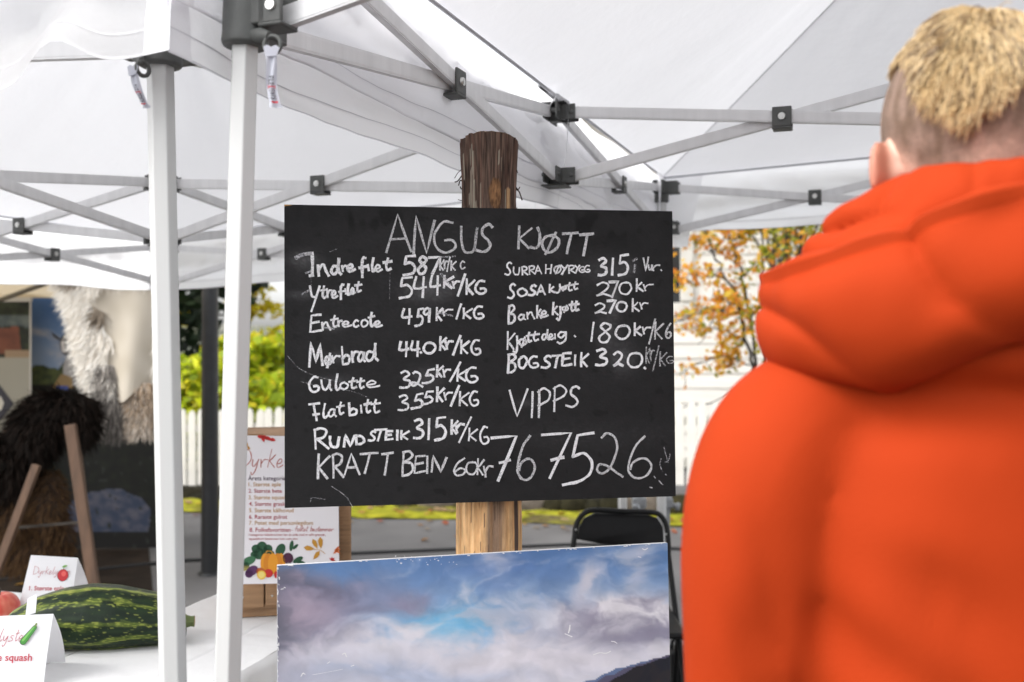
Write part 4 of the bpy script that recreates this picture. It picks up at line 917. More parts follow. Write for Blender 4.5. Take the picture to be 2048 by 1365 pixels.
def tent_card(name, tl, tr, br, bl_, Yt, Yb, back, lab, art):
    """front face corners in picture px; top at depth Yt, bottom Yb; back = foot of the rear flap"""
    A, B, C, D = P(*tl, Yt), P(*tr, Yt+.02), P(*br, Yb+.02), P(*bl_, Yb)
    C.z = D.z = TZ+.0045
    t = thing(name, (C+D)/2, lab, 'card'); pl = Plane(A, B, D)
    m = MB(); m.grid(lambda u, v: A.lerp(B, u).lerp(D.lerp(C, u), v)+pl.n*.004*math.sin(v*math.pi), 8, 12); m.build('front_flap', paper, t, smooth=180)
    E = B+(back-B); Fp = E+(A-B)
    E.z = Fp.z = TZ+.0045; m = MB(); m.grid(lambda u, v: A.lerp(B, u).lerp(Fp.lerp(E, u), v)-Vector((0, -.012, 0))*math.sin(v*math.pi)-Vector((0, 0, .0003)), 8, 12); m.build('rear_flap', paper, t, smooth=180)
    art(t, pl)
def art1(t, pl):
    mp = lambda x, y: pl.hit(x, y, .0062); m = MB()
    script(m, 'Dyrkelysten', -68, 1283, 25, mp, script_c, 1.3); m.build('card_script', PRINT, t); m = MB(); put_text(m, '3. Største squash', mp, -76, 1322, 140, crim, .012, .12)
    m.build('card_lettering', PRINT, t)
    m = MB(); mp2 = lambda x, y: pl.hit(x, y, .0068)
    def cap(x0, y0, x1, y1, r0, r1, c):
        d = Vector((x1-x0, y1-y0, 0)).normalized(); nn = Vector((-d.y, d.x, 0)); pts = []
        for k in range(9): a = math.pi*k/8; pts.append(Vector((x0, y0, 0))+nn*math.cos(a)*r0-d*math.sin(a)*r0)
        for k in range(9): a = math.pi*k/8; pts.append(Vector((x1, y1, 0))-nn*math.cos(a)*r1+d*math.sin(a)*r1)
        m.flat([mp2(p.x, p.y) for p in pts], c)
    cap(46, 1284, 70, 1255, 6.6, 4.2, alb(40, 70, 35)); mp2 = lambda x, y: pl.hit(x, y, .0073); cap(46.4, 1283.6, 70, 1255.4, 5.6, 3.4, alb(70, 150, 60))
    mp2 = lambda x, y: pl.hit(x, y, .0078); cap(46, 1281, 68, 1254.5, 2.2, 1.2, alb(130, 200, 100)); cap(71, 1252, 73, 1248, 2, 1.6, alb(120, 140, 70)); m.build('squash_drawing', PRINT, t)
def art2(t, pl):
    mp = lambda x, y: pl.hit(x, y, .0062); m = MB()
    script(m, 'Dyrkelysten', 65, 1149, 15, mp, mix(script_c, (.7, .6, .62), .3), .9); m.build('card_script', PRINT, t); m = MB(); put_text(m, '1. Største eple', mp, 58, 1181, 70, crim, .012, .1)
    m.build('card_lettering', PRINT, t)
    m = MB(); cx, cy = 125.5, 1151
    def blob(rx, ry, c, dx, dy, dd, rot=.35): m.flat([pl.hit(cx+dx+(rx*math.cos(a)*math.cos(rot)-ry*math.sin(a)*math.sin(rot))*(1+.06*math.cos(2*a)), cy+dy+(rx*math.cos(a)*math.sin(rot)+ry*math.sin(a)*math.cos(rot)), dd) for a in [2*math.pi*k/28 for k in range(28)]], c)
    blob(10.6, 12.6, alb(120, 25, 35), 0, 0, .0066); blob(9.6, 11.6, alb(205, 35, 45), .4, -.4, .007); blob(4.5, 5.5, alb(235, 95, 90), 2, -3, .0074)
    blob(5, 2, alb(110, 170, 70), 4, -18, .0074, -.3); m.flat([pl.hit(x, y, .0072) for x, y in ((126, 1140), (127.5, 1140), (129, 1133), (128, 1133))], alb(80, 110, 50)); m.build('apple_drawing', PRINT, t)
tent_card('tent_card', (-90, 1236), (107, 1228), (87, 1354), (-104, 1362), 2.16, 2.135, P(131, 1326, 2.31), 'white folded tent card with a green squash drawing in front of the striped squash', art1)
tent_card('tent_card', (62, 1110.5), (156, 1116), (138, 1186), (30, 1192), 2.66, 2.62, P(186, 1205, 2.79), 'white folded tent card with a red apple drawing behind the striped squash', art2)
# ================================================================== RED APPLE
c = P(-2, 1184, 2.6); r = .048; c.z = TZ+.0045+r*.93
ap = thing('red_apple', (c.x, c.y, TZ), 'large rosy red apple at the left edge beside the apple card', 'apple')
def app(u, v):
    th = math.pi*v; ph = 2*math.pi*u; rr_ = r*(1-.0*math.cos(th))*(1-.28*math.exp(-((th)/.35)**2)-.2*math.exp(-((th-math.pi)/.3)**2)); k = 1.06+.08*math.cos(th)
    return c+Vector((rr_*k*math.sin(th)*math.cos(ph), rr_*k*math.sin(th)*math.sin(ph), rr_*math.cos(th)))
def apc(u, v):
    q = Vector((math.cos(2*math.pi*u)*2, math.sin(2*math.pi*u)*2, v*3)); n = fbm(q*1.2); return mix((.56, .07, .05), (.68, .25, .16), clamp(.35+n*.8+.5*(v-.5)))
m = MB(); m.grid(app, 64, 40, apc); m.build('body', nmat('apple_skin', .38, attr='Col'), ap, smooth=180)
m = MB(); m.tube([c+Vector((0, 0, r*.68)), c+Vector((.004, 0, r*1.15))], [.002, .0026], 6); m.build('stem', barkm, ap, smooth=60)
# ================================================================== WOODEN CRATE AND POSTER
cratem = noisy(nmat('crate_wood', .7, (.34, .20, .105)), 14, .3, .35, 60, stretch=(.35, .35, 4))
CY = 2.66
cl, crx = P(470, 0, CY).x, P(703, 0, CY+.06).x
cr_ = thing('wooden_crate', ((cl+crx)/2, CY+.16, TZ), 'weathered wooden crate standing upright on the tablecloth behind the poster', 'crate')
dU = (P(703, 0, CY+.06)-P(470, 0, CY)); dU.z = 0; W_ = dU.length; dU.normalize(); dN = Vector((-dU.y, dU.x, 0)); o0 = Vector((cl, CY, TZ+.0045)); Mx = Matrix((dU, dN, Vector((0, 0, 1)))).transposed()
HT = P(0, 869, CY).z-TZ-.0045
def cbox(name, x0, x1, y0, y1, z0, z1): 
    m = MB(); m.box(o0+dU*((x0+x1)/2)+dN*((y0+y1)/2)+Vector((0, 0, (z0+z1)/2)), (x1-x0, y1-y0, z1-z0), Mx); return m.build(name, cratem, cr_, bevel=.003)
nb = 4; bw = W_/nb
for k in range(nb): cbox('slat', k*bw+.002, (k+1)*bw-.002, 0, .012, .03+.004*(k % 2), HT-.006*((k*7) % 3))
for k in range(nb): cbox('slat', k*bw+.002, (k+1)*bw-.002, .29, .302, .03, HT-.01)
for x0, x1 in ((0, .012), (W_-.012, W_)):
    for q in range(3): cbox('slat', x0, x1, .014+q*.094, .014+q*.094+.082, .03, HT-.004*q)
for z0 in (.012, HT-.03): cbox('end_board', .014, W_-.014, .014, .288, z0+.01, z0+.024)
cbox('foot_batten', .005, W_*.46, .02, .05, 0, .0295); cbox('foot_batten', W_*.56, W_-.005, .02, .05, 0, .0295); cbox('foot_batten', .005, W_-.005, .25, .28, 0, .0295)
m = MB(); rr = random.Random(5)
for k in range(nb):
    for z in (.06, HT-.06): 
        p = o0+dU*(k*bw+.02)+Vector((0, 0, z))-dN*.0012; m.ell(p, (.003, .0015, .003), 8, 5)
m.build('nail', steel, cr_, smooth=180)
# leaning poster
A, B, Dd = P(462, 873, 2.625), P(676, 876, 2.69), P(462, 1167, 2.60)
PP = Plane(A, B, Dd); q = [PP.hit(462, 871), PP.hit(676.5, 874), PP.hit(678.5, 1166), PP.hit(462, 1169)]
po = thing('contest_poster', (q[2]+q[3])/2, 'white poster listing vegetable contest categories with painted vegetables, leaning on the wooden crate', 'poster')
m = MB(); m.poly(q, alb(246, 243, 247)); k_ = [p-PP.n*.004 for p in q]
for i in range(4): m.poly([q[i], q[(i+1) % 4], k_[(i+1) % 4], k_[i]], (.7, .7, .7))
m.poly(k_[::-1], (.7, .7, .7)); m.build('board', PRINT, po)
pm = lambda x, y: PP.hit(x, y, .0008); pm2 = lambda x, y: PP.hit(x, y, .0014); pm3 = lambda x, y: PP.hit(x, y, .002)
gold = alb(196, 146, 78); red_ = alb(176, 30, 52); plum = alb(66, 34, 66)
m = MB()
for t_, x, w_, y, c_, bo in (('Årets kategoriar:', 496, 82, 961, plum, .006), ('1. Største eple', 497, 65, 973, gold, .005), ('2. Største bete', 497, 67, 986, red_, .005), ('3. Største squash', 497, 76, 999, gold, .005), ('4. Største graskar', 498, 82, 1012, red_, .005), ('5. Største kålhovud', 498, 89, 1025, gold, .005), ('6. Raraste gulrot', 498, 76.5, 1038, red_, .006), ('7. Potet med personlegdom', 498, 128, 1050, gold, .005), ('8. Folkefavoritten', 499, 82, 1064, red_, .006), ('I kategorien folkefavoritten kan du stille med ei valfri grønsak,', 498, 153, 1072, red_, .005), ('og publikum bestemmer kven som vinn.', 498, 98, 1080, red_, .005), ('–', 583, 4, 1063, red_, .0)):
    put_text(m, t_, pm, x, y, w_, c_, bo)
script(m, 'folket bestemmer', 589, 1063, 10.5, pm, alb(190, 90, 90), .9, slant=.3)
script(m, 'Dyrkelysten', 474, 935, 36, pm, alb(190, 88, 72), 1.5, slant=.22)
m.build('poster_lettering', PRINT, po)
m = MB()
def disc(cx, cy, rx, ry, c, mp=pm, rot=0, n=26, wob=0., k=3): m.flat([mp(cx+(rx*math.cos(a)*(1+wob*math.cos(k*a)))*math.cos(rot)-ry*math.sin(a)*(1+wob*math.cos(k*a))*math.sin(rot), cy+rx*math.cos(a)*(1+wob*math.cos(k*a))*math.sin(rot)+ry*math.sin(a)*(1+wob*math.cos(k*a))*math.cos(rot)) for a in [2*math.pi*j/n for j in range(n)]], c)
gd = alb(38, 88, 58); gd2 = alb(60, 116, 78); 
for cx, cy, r_ in ((512, 1098, 9), (524, 1093, 10), (536, 1098, 9), (518, 1108, 12), (533, 1108, 11), (509, 1110, 8), (542, 1108, 7)): disc(cx, cy, r_, r_*.95, gd)
pm_ = pm; pm = lambda x, y: PP.hit(x, y, .0011)
disc(561, 1100, 9, 13, gd, pm, .5); disc(498, 1122, 14, 8, gd2, pm, -.4); disc(490, 1130, 9, 6, gd, pm, .2); disc(583, 1092, 4, 11, gd, pm, .15); disc(591, 1094, 3, 7, gd, pm, .8); disc(596, 1120, 11, 5, gd, pm, -.5); disc(602, 1126, 9, 4, gd, pm, .2); disc(490, 1136, 9, 6, alb(170, 160, 90), pm, -.3)
m.build('painted_leaves', PRINT, po)
m = MB(); og = alb(238, 160, 40); og2 = alb(222, 138, 30)
disc(576, 1117, 10.5, 11, alb(78, 30, 62), pm2); disc(577, 1130, 5, 4, alb(240, 225, 225), pm2)
for cx, rx in ((530, 9), (562, 9), (537, 10), (555, 10), (546, 10)): disc(cx, 1128, rx, 21, og if cx in (546, 530, 562) else og2, lambda x, y, cx=cx: PP.hit(x, y, .0014+.0002*(cx == 546)+.0001*(cx in (537, 555))))
ribbon(m, cr([(532, 1108, 0), (534, 1103, 0), (542, 1103, 0), (545, 1107, 0)], 5), 2.2, pm2, alb(205, 150, 60))
disc(504, 1142, 13, 9, alb(88, 44, 94), pm3, -.6); disc(498, 1148, 8, 8, alb(88, 44, 94), pm3); disc(521, 1143, 9, 7, alb(190, 92, 40), pm3); disc(537, 1147, 9, 8.5, alb(205, 44, 44), lambda x, y: PP.hit(x, y, .0023)); disc(523, 1150.5, 9, 9, alb(246, 200, 70), lambda x, y: PP.hit(x, y, .0026)); disc(523, 1150.5, 6.5, 6.5, alb(250, 225, 130), lambda x, y: PP.hit(x, y, .0029)); disc(552, 1150, 4, 7, alb(200, 44, 44), pm3)
m.build('painted_vegetables', PRINT, po)
m = MB(); lf = alb(206, 150, 52)
def leaf(cx, cy, l, w_, rot, c):
    pts = [(-l, 0), (-l*.4, -w_), (l*.3, -w_*.8), (l, 0), (l*.3, w_*.8), (-l*.4, w_)]; m.flat([pm2(cx+a*math.cos(rot)-b*math.sin(rot), cy+a*math.sin(rot)+b*math.cos(rot)) for a, b in pts], c)
leaf(618, 1097, 11, 5, .15, lf); leaf(630, 1088, 11, 4.5, 1.1, lf); leaf(641, 1086, 12, 5, 1.5, lf); leaf(633, 1111, 11, 4.5, 2.2, lf); ribbon(m, cr([(626, 1099, 0), (641, 1101, 0), (650, 1108, 0)], 4), 1, pm2, lf)
oc = alb(226, 118, 60)
for r_ in (-.9, -.2, .6, 2.4): leaf(673+2*math.cos(r_), 1101+4*math.sin(r_), 7, 2.4, r_, oc)
rc = alb(208, 44, 40)
for r_ in (-2.4, -1.6, -.8, .1): leaf(664+3*math.cos(r_), 1121+3*math.sin(r_), 4.5, 1.7, r_, rc)
for cx, cy, r_, l in ((526, 878, 1.2, 8), (531, 876, .6, 9), (538, 878, .5, 10), (522, 874, .1, 8), (546, 880, .3, 6)): leaf(cx, cy, l, 3.6, r_, rc)
leaf(497, 896, 5, 2.4, .8, lf); leaf(494, 890, 5, 2, 1.5, lf); m.build('painted_autumn_leaves', PRINT, po)
# ================================================================== FOLDING CHAIR
bk = noisy(nmat('black_plastic', .5, (.007, .007, .0075), spec=.2), 40, .15, .1, 200); bt = nmat('black_tube', .5, (.006, .006, .0065), spec=.25)
Yc = 4.0; fc = thing('folding_chair', (P(1240, 0, Yc).x, Yc-.2, 0), 'black folding chair with a plastic backrest behind the printed cloud picture', 'chair')
def cp(px, py, dy=0): return P(px, py, Yc+dy)
loop = [(1145, 1104), (1149, 1075), (1153, 1050), (1165, 1030), (1188, 1021), (1240, 1023), (1300, 1025), (1320, 1031), (1332, 1050), (1336, 1080), (1337, 1110)]
tilt = lambda py: .04*(1105-py)/80
pts = cr([cp(x, y, tilt(y)) for x, y in loop], 6)
l0 = pts[0]; l1 = pts[-1]; foot0 = Vector((l0.x-.01, Yc-.52, .015)); foot1 = Vector((l1.x+.01, Yc-.52, .015))
m = MB(); m.tube([foot0]+pts+[foot1], .011, 10); m.build('frame', bt, fc, smooth=60)
inner = [(1154, 1079), (1158, 1055), (1168, 1037), (1190, 1027), (1240, 1029), (1298, 1031), (1315, 1037), (1326, 1054), (1328, 1088), (1300, 1089), (1240, 1091), (1210, 1089), (1180, 1084)]
fp = [cp(x, y, tilt(y)-.004+.025*math.cos((x-1240)/95*1.5)) for x, y in inner]; bp_ = [p+Vector((0, .014, 0)) for p in fp]
m = MB(); m.flat(fp); m.flat(bp_[::-1]); n_ = len(fp)
for i in range(n_): m.poly([fp[i], bp_[i], bp_[(i+1) % n_], fp[(i+1) % n_]])
recalc(m.build('backrest', bk, fc, smooth=40))
m = MB()
for x, y in ((1152, 1060), (1332, 1069)): m.ell(cp(x, y, tilt(y)-.012), (.004, .003, .004), 8, 6)
m.build('rivet', steel, fc, smooth=180)
sx = fc.location.x
m = MB(); m.box((sx, Yc-.26, .445), (.38, .38, .022)); m.build('seat', bk, fc, bevel=.01)
for s in (-1, 1):
    m = MB(); m.tube([(sx+s*.2, Yc-.06, .015), (sx+s*.2, Yc-.22, .42), (sx+s*.195, Yc-.40, .44)], .0105, 8); m.build('leg', bt, fc, smooth=60)
m = MB(); m.tube([(sx-.2, Yc-.1, .12), (sx+.2, Yc-.1, .12)], .008, 8); m.build('stretcher', bt, fc, smooth=60)
# ================================================================== GALVANISED BARRIER POSTS WITH CLAMPS
galv = noisy(nmat('galvanised_steel', .5, (.30, .31, .32), .35), 10, .12, .1, 60)
for (px, Y, sd), lab in zip(((1278, 4.5, -1), (1331, 4.6, 1)), ('grey galvanised pipe post with a clamp just behind the black folding chair', 'grey galvanised pipe post with a clamp right of the folding chair')):
    c = P(px, 1005, Y); t = thing('pipe_post', (c.x, Y, 0), lab, 'post', 'pipe posts by the chair')
    m = MB(); m.tube([(c.x, Y, 0), (c.x, Y, c.z+.12)], .021, 16); m.tube([(c.x, Y, 0), (c.x, Y, .012)], .11, 20); m.build('pipe', galv, t, smooth=50)
    m = MB(); m.box((c.x, Y, c.z), (.062, .062, .045)); m.tube([(c.x, Y, c.z-.03), (c.x, Y, c.z+.03)], .03, 16); m.build('clamp', galv, t, bevel=.006)
    m = MB(); d = Vector((sd*.4, -1, -.35)) if sd < 0 else Vector((1, -.4, -.3)); d.normalize(); m.tube([Vector((c.x, Y, c.z))+d*.025, Vector((c.x, Y, c.z))+d*.05, Vector((c.x, Y, c.z))+d*.052, Vector((c.x, Y, c.z))+d*.068], [.011, .011, .019, .017], 14); m.build('clamp_screw', galv, t, smooth=45)
c = P(1353, 1310, 4.05); c.z = 0
t = thing('ballast_box', (c.x+.03, c.y, 0), 'black ballast box on the asphalt at the sleeve of the orange jacket', 'weight'); m = MB(); m.box((c.x+.02, c.y, .125), (.1, .12, .25)); m.build('body', bk, t, bevel=.012); m = MB(); m.tube(cr([(c.x-.02, c.y, .25), (c.x-.01, c.y, .285), (c.x+.05, c.y, .285), (c.x+.06, c.y, .25)], 5), .006, 8); m.build('handle', bt, t, smooth=60)
# ================================================================== SKIN STALL BEHIND THE LEFT TENT
cream = fabric('cream_canvas', (.72, .60, .42), .35)
def stx(y): return -2.0-.385*(y-5.7)      # right edge of the stall, set askew to the tents
SW = 2.3
stall = thing('market_stall', (stx(6.5)-SW/2, 6.5, 0), 'cream canvas stall with hanging hides seen under the left tent', 'stall')
m = MB()
def can(u, v):
    y = 5.7+1.6*v; return (stx(y)-SW+SW*u, y, 2.12-.28*v-.04*math.sin(math.pi*u)*math.sin(math.pi*v)+.01*noise.noise(Vector((u*5, v*4, 0))))
m.grid(can, 24, 16); m.build('canopy', cream, stall, smooth=180)
m = MB(); m.grid(lambda u, v: (stx(7.3)-SW+SW*u, 7.3+.02*math.sin(u*30), 1.84-.16*v), 40, 4); m.build('rear_valance', cream, stall, smooth=180)
fr = nmat('stall_frame_steel', .5, (.12, .105, .08), .3)
m = MB(); m.tube([P(-60, 622, 6.9), P(112, 560, 6.3)], .016, 8); m.build('frame_bar', fr, stall, smooth=60)
for y, z in ((7.27, 1.8), (5.95, 2.04)):
    m = MB(); m.tube([(stx(y)-SW, y, z), (stx(y)-.02, y, z)], .017, 8); m.build('frame_bar', fr, stall, smooth=60)
for x, y in ((stx(5.72)-SW, 5.72), (stx(7.28), 7.28), (stx(7.28)-SW, 7.28)):
    m = MB(); m.tube([(x, y, 0), (x, y, 1.82)], .02, 8); m.build('post', fr, stall, smooth=60)
m = MB(); m.grid(lambda u, v: (stx(5.75+1.5*u)-SW+.02*math.sin(v*9), 5.75+1.5*u, 1.85*v), 20, 4); m.build('shade_side_wall', cream, stall, smooth=180)  # unseen wall at the outer end, added to darken the stall
# printed backdrop with goat and mountains
Yb = 7.15
def bpt(px, py, d=0.): return P(px, py, Yb-d)
def backcol(px, py):
    n = fbm(Vector((px*.02, py*.02, 1))); n2 = fbm(Vector((px*.05, py*.06, 4)))
    c = mix((78, 118, 178), (150, 172, 205), sstep(600, 720, py+20*n)); c = mix(c, (205, 200, 205), .7*sstep(.1, .7, fbm(Vector((px*.012, py*.02, 9)))))
    if py > 770-.9*(px-80)+10*n and py > 690: c = mix((52, 62, 54), (88, 100, 70), clamp(.5+n2))
    if py > 735+8*n+.05*(px-60): c = mix((96, 104, 54), (54, 66, 40), clamp(.5+n2))
    if py > 770: 
        c = mix((8, 10, 8), (24, 32, 17), clamp(.4+n2)); c = mix(c, (16, 15, 15), sstep(1040, 1090, py))
        if 985-.35*(px-180) < py < 1063 and ((px-215)/85)**2+((py-1040)/62)**2 < 1+.3*n: c = mix((58, 70, 96), (104, 104, 118), clamp(.5+n2))
        if abs(py-(862-.5*(px-230)+6*n)) < 5 and px > 225: c = (52, 56, 48)
        if noise.noise(Vector((px*.08, py*.09, 6))) > .5: c = (44, 50, 46)
    return alb(*c, .75)
m = MB(); m.grid(lambda u, v: bpt(58+256*u, 596+500*v), 110, 180, lambda u, v: backcol(58+256*u, 596+500*v))
m.build('printed_backdrop', nmat('banner_print', .7, attr='Col'), stall)
m = MB()
def bp2(pts, c, d): m.flat([bpt(x, y, d) for x, y in pts], c)
bp2([(128, 770), (126, 735), (133, 712), (131, 700), (146, 704), (156, 716), (162, 740), (164, 775)], alb(176, 172, 170), .006)
bp2([(119, 684), (123, 674), (131, 667), (140, 668), (146, 676), (145, 692), (141, 706), (134, 712), (126, 708), (121, 698)], alb(44, 38, 38), .008)
bp2([(121, 684), (128, 680), (131, 700), (128, 708), (123, 700)], alb(222, 216, 212), .010); bp2([(133, 682), (138, 690), (136, 705), (131, 709)], alb(200, 194, 190), .010)
bp2([(121, 678), (108, 668), (102, 664), (107, 674), (118, 681)], alb(48, 42, 42), .008); bp2([(144, 674), (150, 664), (155, 662), (152, 672), (147, 680)], alb(58, 50, 48), .008)
bp2([(131, 668), (129, 655), (132, 651), (135, 668)], alb(80, 76, 72), .009); bp2([(139, 668), (141, 654), (145, 652), (143, 669)], alb(80, 76, 72), .009)
bp2([(140, 712), (152, 716), (160, 745), (162, 775), (146, 775)], alb(60, 54, 54), .0085); bp2([(104, 776), (122, 748), (150, 756), (152, 776)], alb(150, 120, 70), .0075); bp2([(112, 778), (112, 772), (136, 772), (136, 780)], alb(50, 70, 150), .009)
m.build('goat_motif', PRINT, stall)
# roll-up banner with diamond emblem
Y2 = 6.95; rb = thing('banner', P(0, 1110, Y2)*1.0-Vector((0, 0, P(0, 1110, Y2).z)), 'beige upright banner with a dark diamond emblem and a photo strip at the left edge', 'banner')
def rpt(px, py, d=0.): return P(px, py, Y2-d)
def rcol(px, py):
    n = fbm(Vector((px*.03, py*.04, 2)))
    if py < 716:
        c = mix((26, 34, 22), (70, 78, 52), clamp(.4+n))
        if 632 < py < 655+6*n: c = mix((60, 74, 80), (120, 128, 122), clamp(.5+n))
        if px < 38+.1*(py-660) and 658-.15*px < py < 708: c = mix((140, 82, 58), (112, 62, 46), clamp(.5+n))
        if py > 700 and px > 10: c = (176, 150, 120)
        return alb(*c, .7)
    return alb(176, 172, 158, .75)
m = MB(); m.grid(lambda u, v: rpt(-90+151*u, 603+480*v), 90, 130, lambda u, v: rcol(-90+151*u, 603+480*v)); m.build('printed_sheet', nmat('banner_print2', .7, attr='Col'), rb)
m = MB(); m.flat([rpt(x, y, .004) for x, y in ((-6, 764), (28, 808), (-6, 850), (-40, 808))], alb(48, 46, 58)); m.flat([rpt(x, y, .007) for x, y in ((-26, 815), (-8, 790), (2, 794), (8, 806), (2, 822), (-8, 818))], alb(214, 210, 200)); put_text(m, 'DAL', lambda x, y: rpt(x, y, .005), -26, 912, 52, alb(110, 108, 102), .0); m.flat([rpt(x, y, .005) for x, y in ((-30, 918), (16, 918), (16, 921), (-30, 921))], alb(140, 138, 130)); m.build('emblem', PRINT, rb)
m = MB(); m.box(rpt(-14, 603, 0)+Vector((0, .0, .012)), (.54, .03, .03)); m.tube([rpt(61, 600, 0), rpt(61, 1100, 0)], .007, 6); m.build('banner_rail', nmat('pale_rail', .5, (.55, .52, .47)), rb)
m = MB()  # dark sheet added to stand for the shade on the stall's ground
def shade_pt(u, v): 
    y = 5.55+2.1*v; return (-2.05-.385*(y-5.7)-2.6+2.6*u, y, .006+.004*noise.noise(Vector((u*9, v*9, 2))))
m.grid(shade_pt, 40, 30); tag(m.build('shade_sheet', noisy(nmat('brown_shade_sheet', .95, (.022, .016, .012), spec=.1), 6, .3, .3, 40), smooth=180), 'dark brown ground sheet spread under the trestle and the hanging hides', 'ground sheet')
# fur helper
def tufts(mb, spots, n, rng):
    """spots(rng)->(point, direction, length, colour)"""
    for _ in range(n):
        r_ = spots(rng)
        if r_ is None: continue
        p, d, l, c = r_; s = d.cross(Vector((rng.gauss(0, .25), -1, rng.gauss(0, .25)))).normalized(); w = l*rng.uniform(.025, .06)
        k = Vector((rng.gauss(0, .12), rng.uniform(-.15, .02), -.25))*l; e = p+d*l+k; q = p+d*l*.55+k*.3
        i = len(mb.v); mb.v += [p-s*w, p+s*w, q+s*w*.7, q-s*w*.7, e]; mb.face((i, i+1, i+2, i+3), c); mb.face((i+3, i+2, i+4), c)
fur = nmat('fur', .8, attr='Col', spec=.12)
Yh = 6.0; rng = random.Random(11)
hd = thing('white_hide', P(225, 700, Yh)-Vector((0, 0, 1.5)), 'white long haired animal hide with grey legs hanging at the front of the cream stall', 'hide')
edges = [(540, 112, 336), (600, 130, 334), (640, 150, 330), (680, 158, 326), (720, 165, 322), (760, 178, 318), (800, 196, 312)]
def hx(y):
    for (ya, la, ra), (yb, lb, rb_) in zip(edges, edges[1:]):
        if y <= yb: t = (y-ya)/(yb-ya); return la+(lb-la)*t, ra+(rb_-ra)*t
    return edges[-1][1:]
def hidep(u, v):
    y = 540+250*v; a, b = hx(y); x = a+(b-a)*u; bot = 34*math.cos((u-.5)*math.pi*3) if v > .8 else 0
    return P(x, y+bot*(v-.8)*2, Yh)+Vector((0, -.07*math.sin(math.pi*u)-.03*math.sin(u*9+v*2), 0))
def hidec(u, v):
    n = noise.noise(Vector((u*5, v*6, 0))); c = mix((.50, .44, .35), (.58, .52, .43), clamp(.5+n))
    return c
m = MB(); m.grid(hidep, 40, 40, hidec)
def legp(cx, y0, y1, w0, w1, bend):
    def f(u, v): 
        y = y0+(y1-y0)*v; w = w0+(w1-w0)*v; a = (u-.5)*math.pi; return P(cx+bend*v+w*math.sin(a), y, Yh)+Vector((0, -.05*math.cos(a), 0))
    return f
lg1 = legp(214, 730, 868, 32, 20, 16); lg2 = legp(282, 765, 862, 34, 24, 4); lg3 = legp(322, 600, 700, 14, 10, 0)
for f in (lg1, lg2): m.grid(f, 14, 14, lambda u, v: (.5, .45, .4))
m.build('skin', nmat('hide_skin', .7, attr='Col'), hd, smooth=180)
m = MB()
def sp1(r):
    u, v = r.random(), r.random()
    if u > .36+.16*noise.noise(Vector((v*6, 0, 0))) and v > .10 and u < .93: return None
    if u > .5 and r.random() < .5: return None
    p = hidep(u, v); ed = (u < .06); d = Vector((-.75 if u < .3 else -.1, -.35, -.6)) if not ed else Vector((-1, -.2, -.35)); d += Vector((r.gauss(0, .3), r.gauss(0, .2), r.gauss(0, .25)))
    c = mix((.82, .76, .67), (.95, .93, .88), r.random()); px = p.x/p.y*F+1024; py = 682.5-(p.z-CZ)/p.y*F
    if ((px-200)/14)**2+((py-615)/34)**2 < 1 or ((px-150)/22)**2+((py-556)/12)**2 < 1.2: c = mix((.16, .12, .09), (.4, .34, .27), r.random())
    return p, d.normalized(), r.uniform(.035, .085), c
tufts(m, sp1, 14000, rng)
def sp2(r):
    f = lg1 if r.random() < .5 else lg2; u, v = r.random(), r.random(); p = f(u, v); d = Vector(((u-.5)*1.2+r.gauss(0, .25), -.4, -.8+r.gauss(0, .2))).normalized()
    if f is lg1: c = mix((.025, .022, .022), (.42, .38, .34), r.random()**(1.6 if v > .25 else .7))
    else: c = mix((.34, .22, .12), (.62, .55, .47), clamp(r.random()+v*.6-.25)); c = mix(c, (.05, .04, .04), .8*(r.random() < .22))
    return p, d, r.uniform(.035, .08), c
tufts(m, sp2, 6000, rng); m.build('hair', fur, hd)
def lump_fur(name, label, lumps, Y, pal, n, ln, ybase):
    t = thing(name, P(lumps[0][0], ybase, Y)-Vector((0, 0, P(0, ybase, Y).z)), label, 'pelt'); m = MB(); k_ = Y/F
    for cx, cy, rx, ry in lumps: m.ell(P(cx, cy, Y), (rx*k_, min(rx, ry)*k_*.6, ry*k_), 20, 14)
    m.build('skin', nmat('pelt_'+name, .85, tuple(v*.6 for v in pal[0])), t, remesh=.02, smooth_it=4); m = MB()
    wts = [a[2]*a[3] for a in lumps]
    def sp(r):
        cx, cy, rx, ry = r.choices(lumps, wts)[0]; d = Vector((r.gauss(0, 1), r.gauss(-.6, .8), r.gauss(0, 1))).normalized()
        if d.y > .4: return None
        p = P(cx, cy, Y)+Vector((d.x*rx*k_, d.y*min(rx, ry)*k_*.6, d.z*ry*k_))
        dd = (d+Vector((r.gauss(0, .3), -.1, -.8+r.gauss(0, .3)))).normalized(); return p, dd, r.uniform(.6, 1.3)*ln, mix(r.choice(pal), r.choice(pal), r.random())
    tufts(m, sp, n, rng); m.build('hair', fur, t); return t
lump_fur('dark_pelt', 'shaggy black brown pelt draped over the top of the wooden trestle', [(122, 816, 66, 30), (70, 862, 40, 54), (20, 930, 46, 60), (-30, 980, 50, 60), (172, 846, 18, 34), (95, 850, 34, 44)], 5.78, [(.004, .003, .0022), (.008, .005, .0035), (.014, .008, .0055)], 11000, .085, 1150)
lump_fur('brown_fleece', 'curly mid brown fleece hanging under the black brown pelt on the trestle', [(20, 1040, 62, 66), (96, 1020, 40, 80), (60, 1100, 80, 46), (120, 1080, 26, 60)], 5.8, [(.04, .02, .009), (.075, .04, .018), (.11, .062, .028)], 7000, .045, 1150)
tw = noisy(nmat('trestle_wood', .75, (.10, .055, .032)), 10, .3, .3, 40, stretch=(3, 3, .4))
ts = thing('wooden_trestle', P(120, 1150, 5.7)-Vector((0, 0, P(0, 1150, 5.7).z)), 'rough wooden trestle with splayed legs carrying the dark pelts', 'trestle')
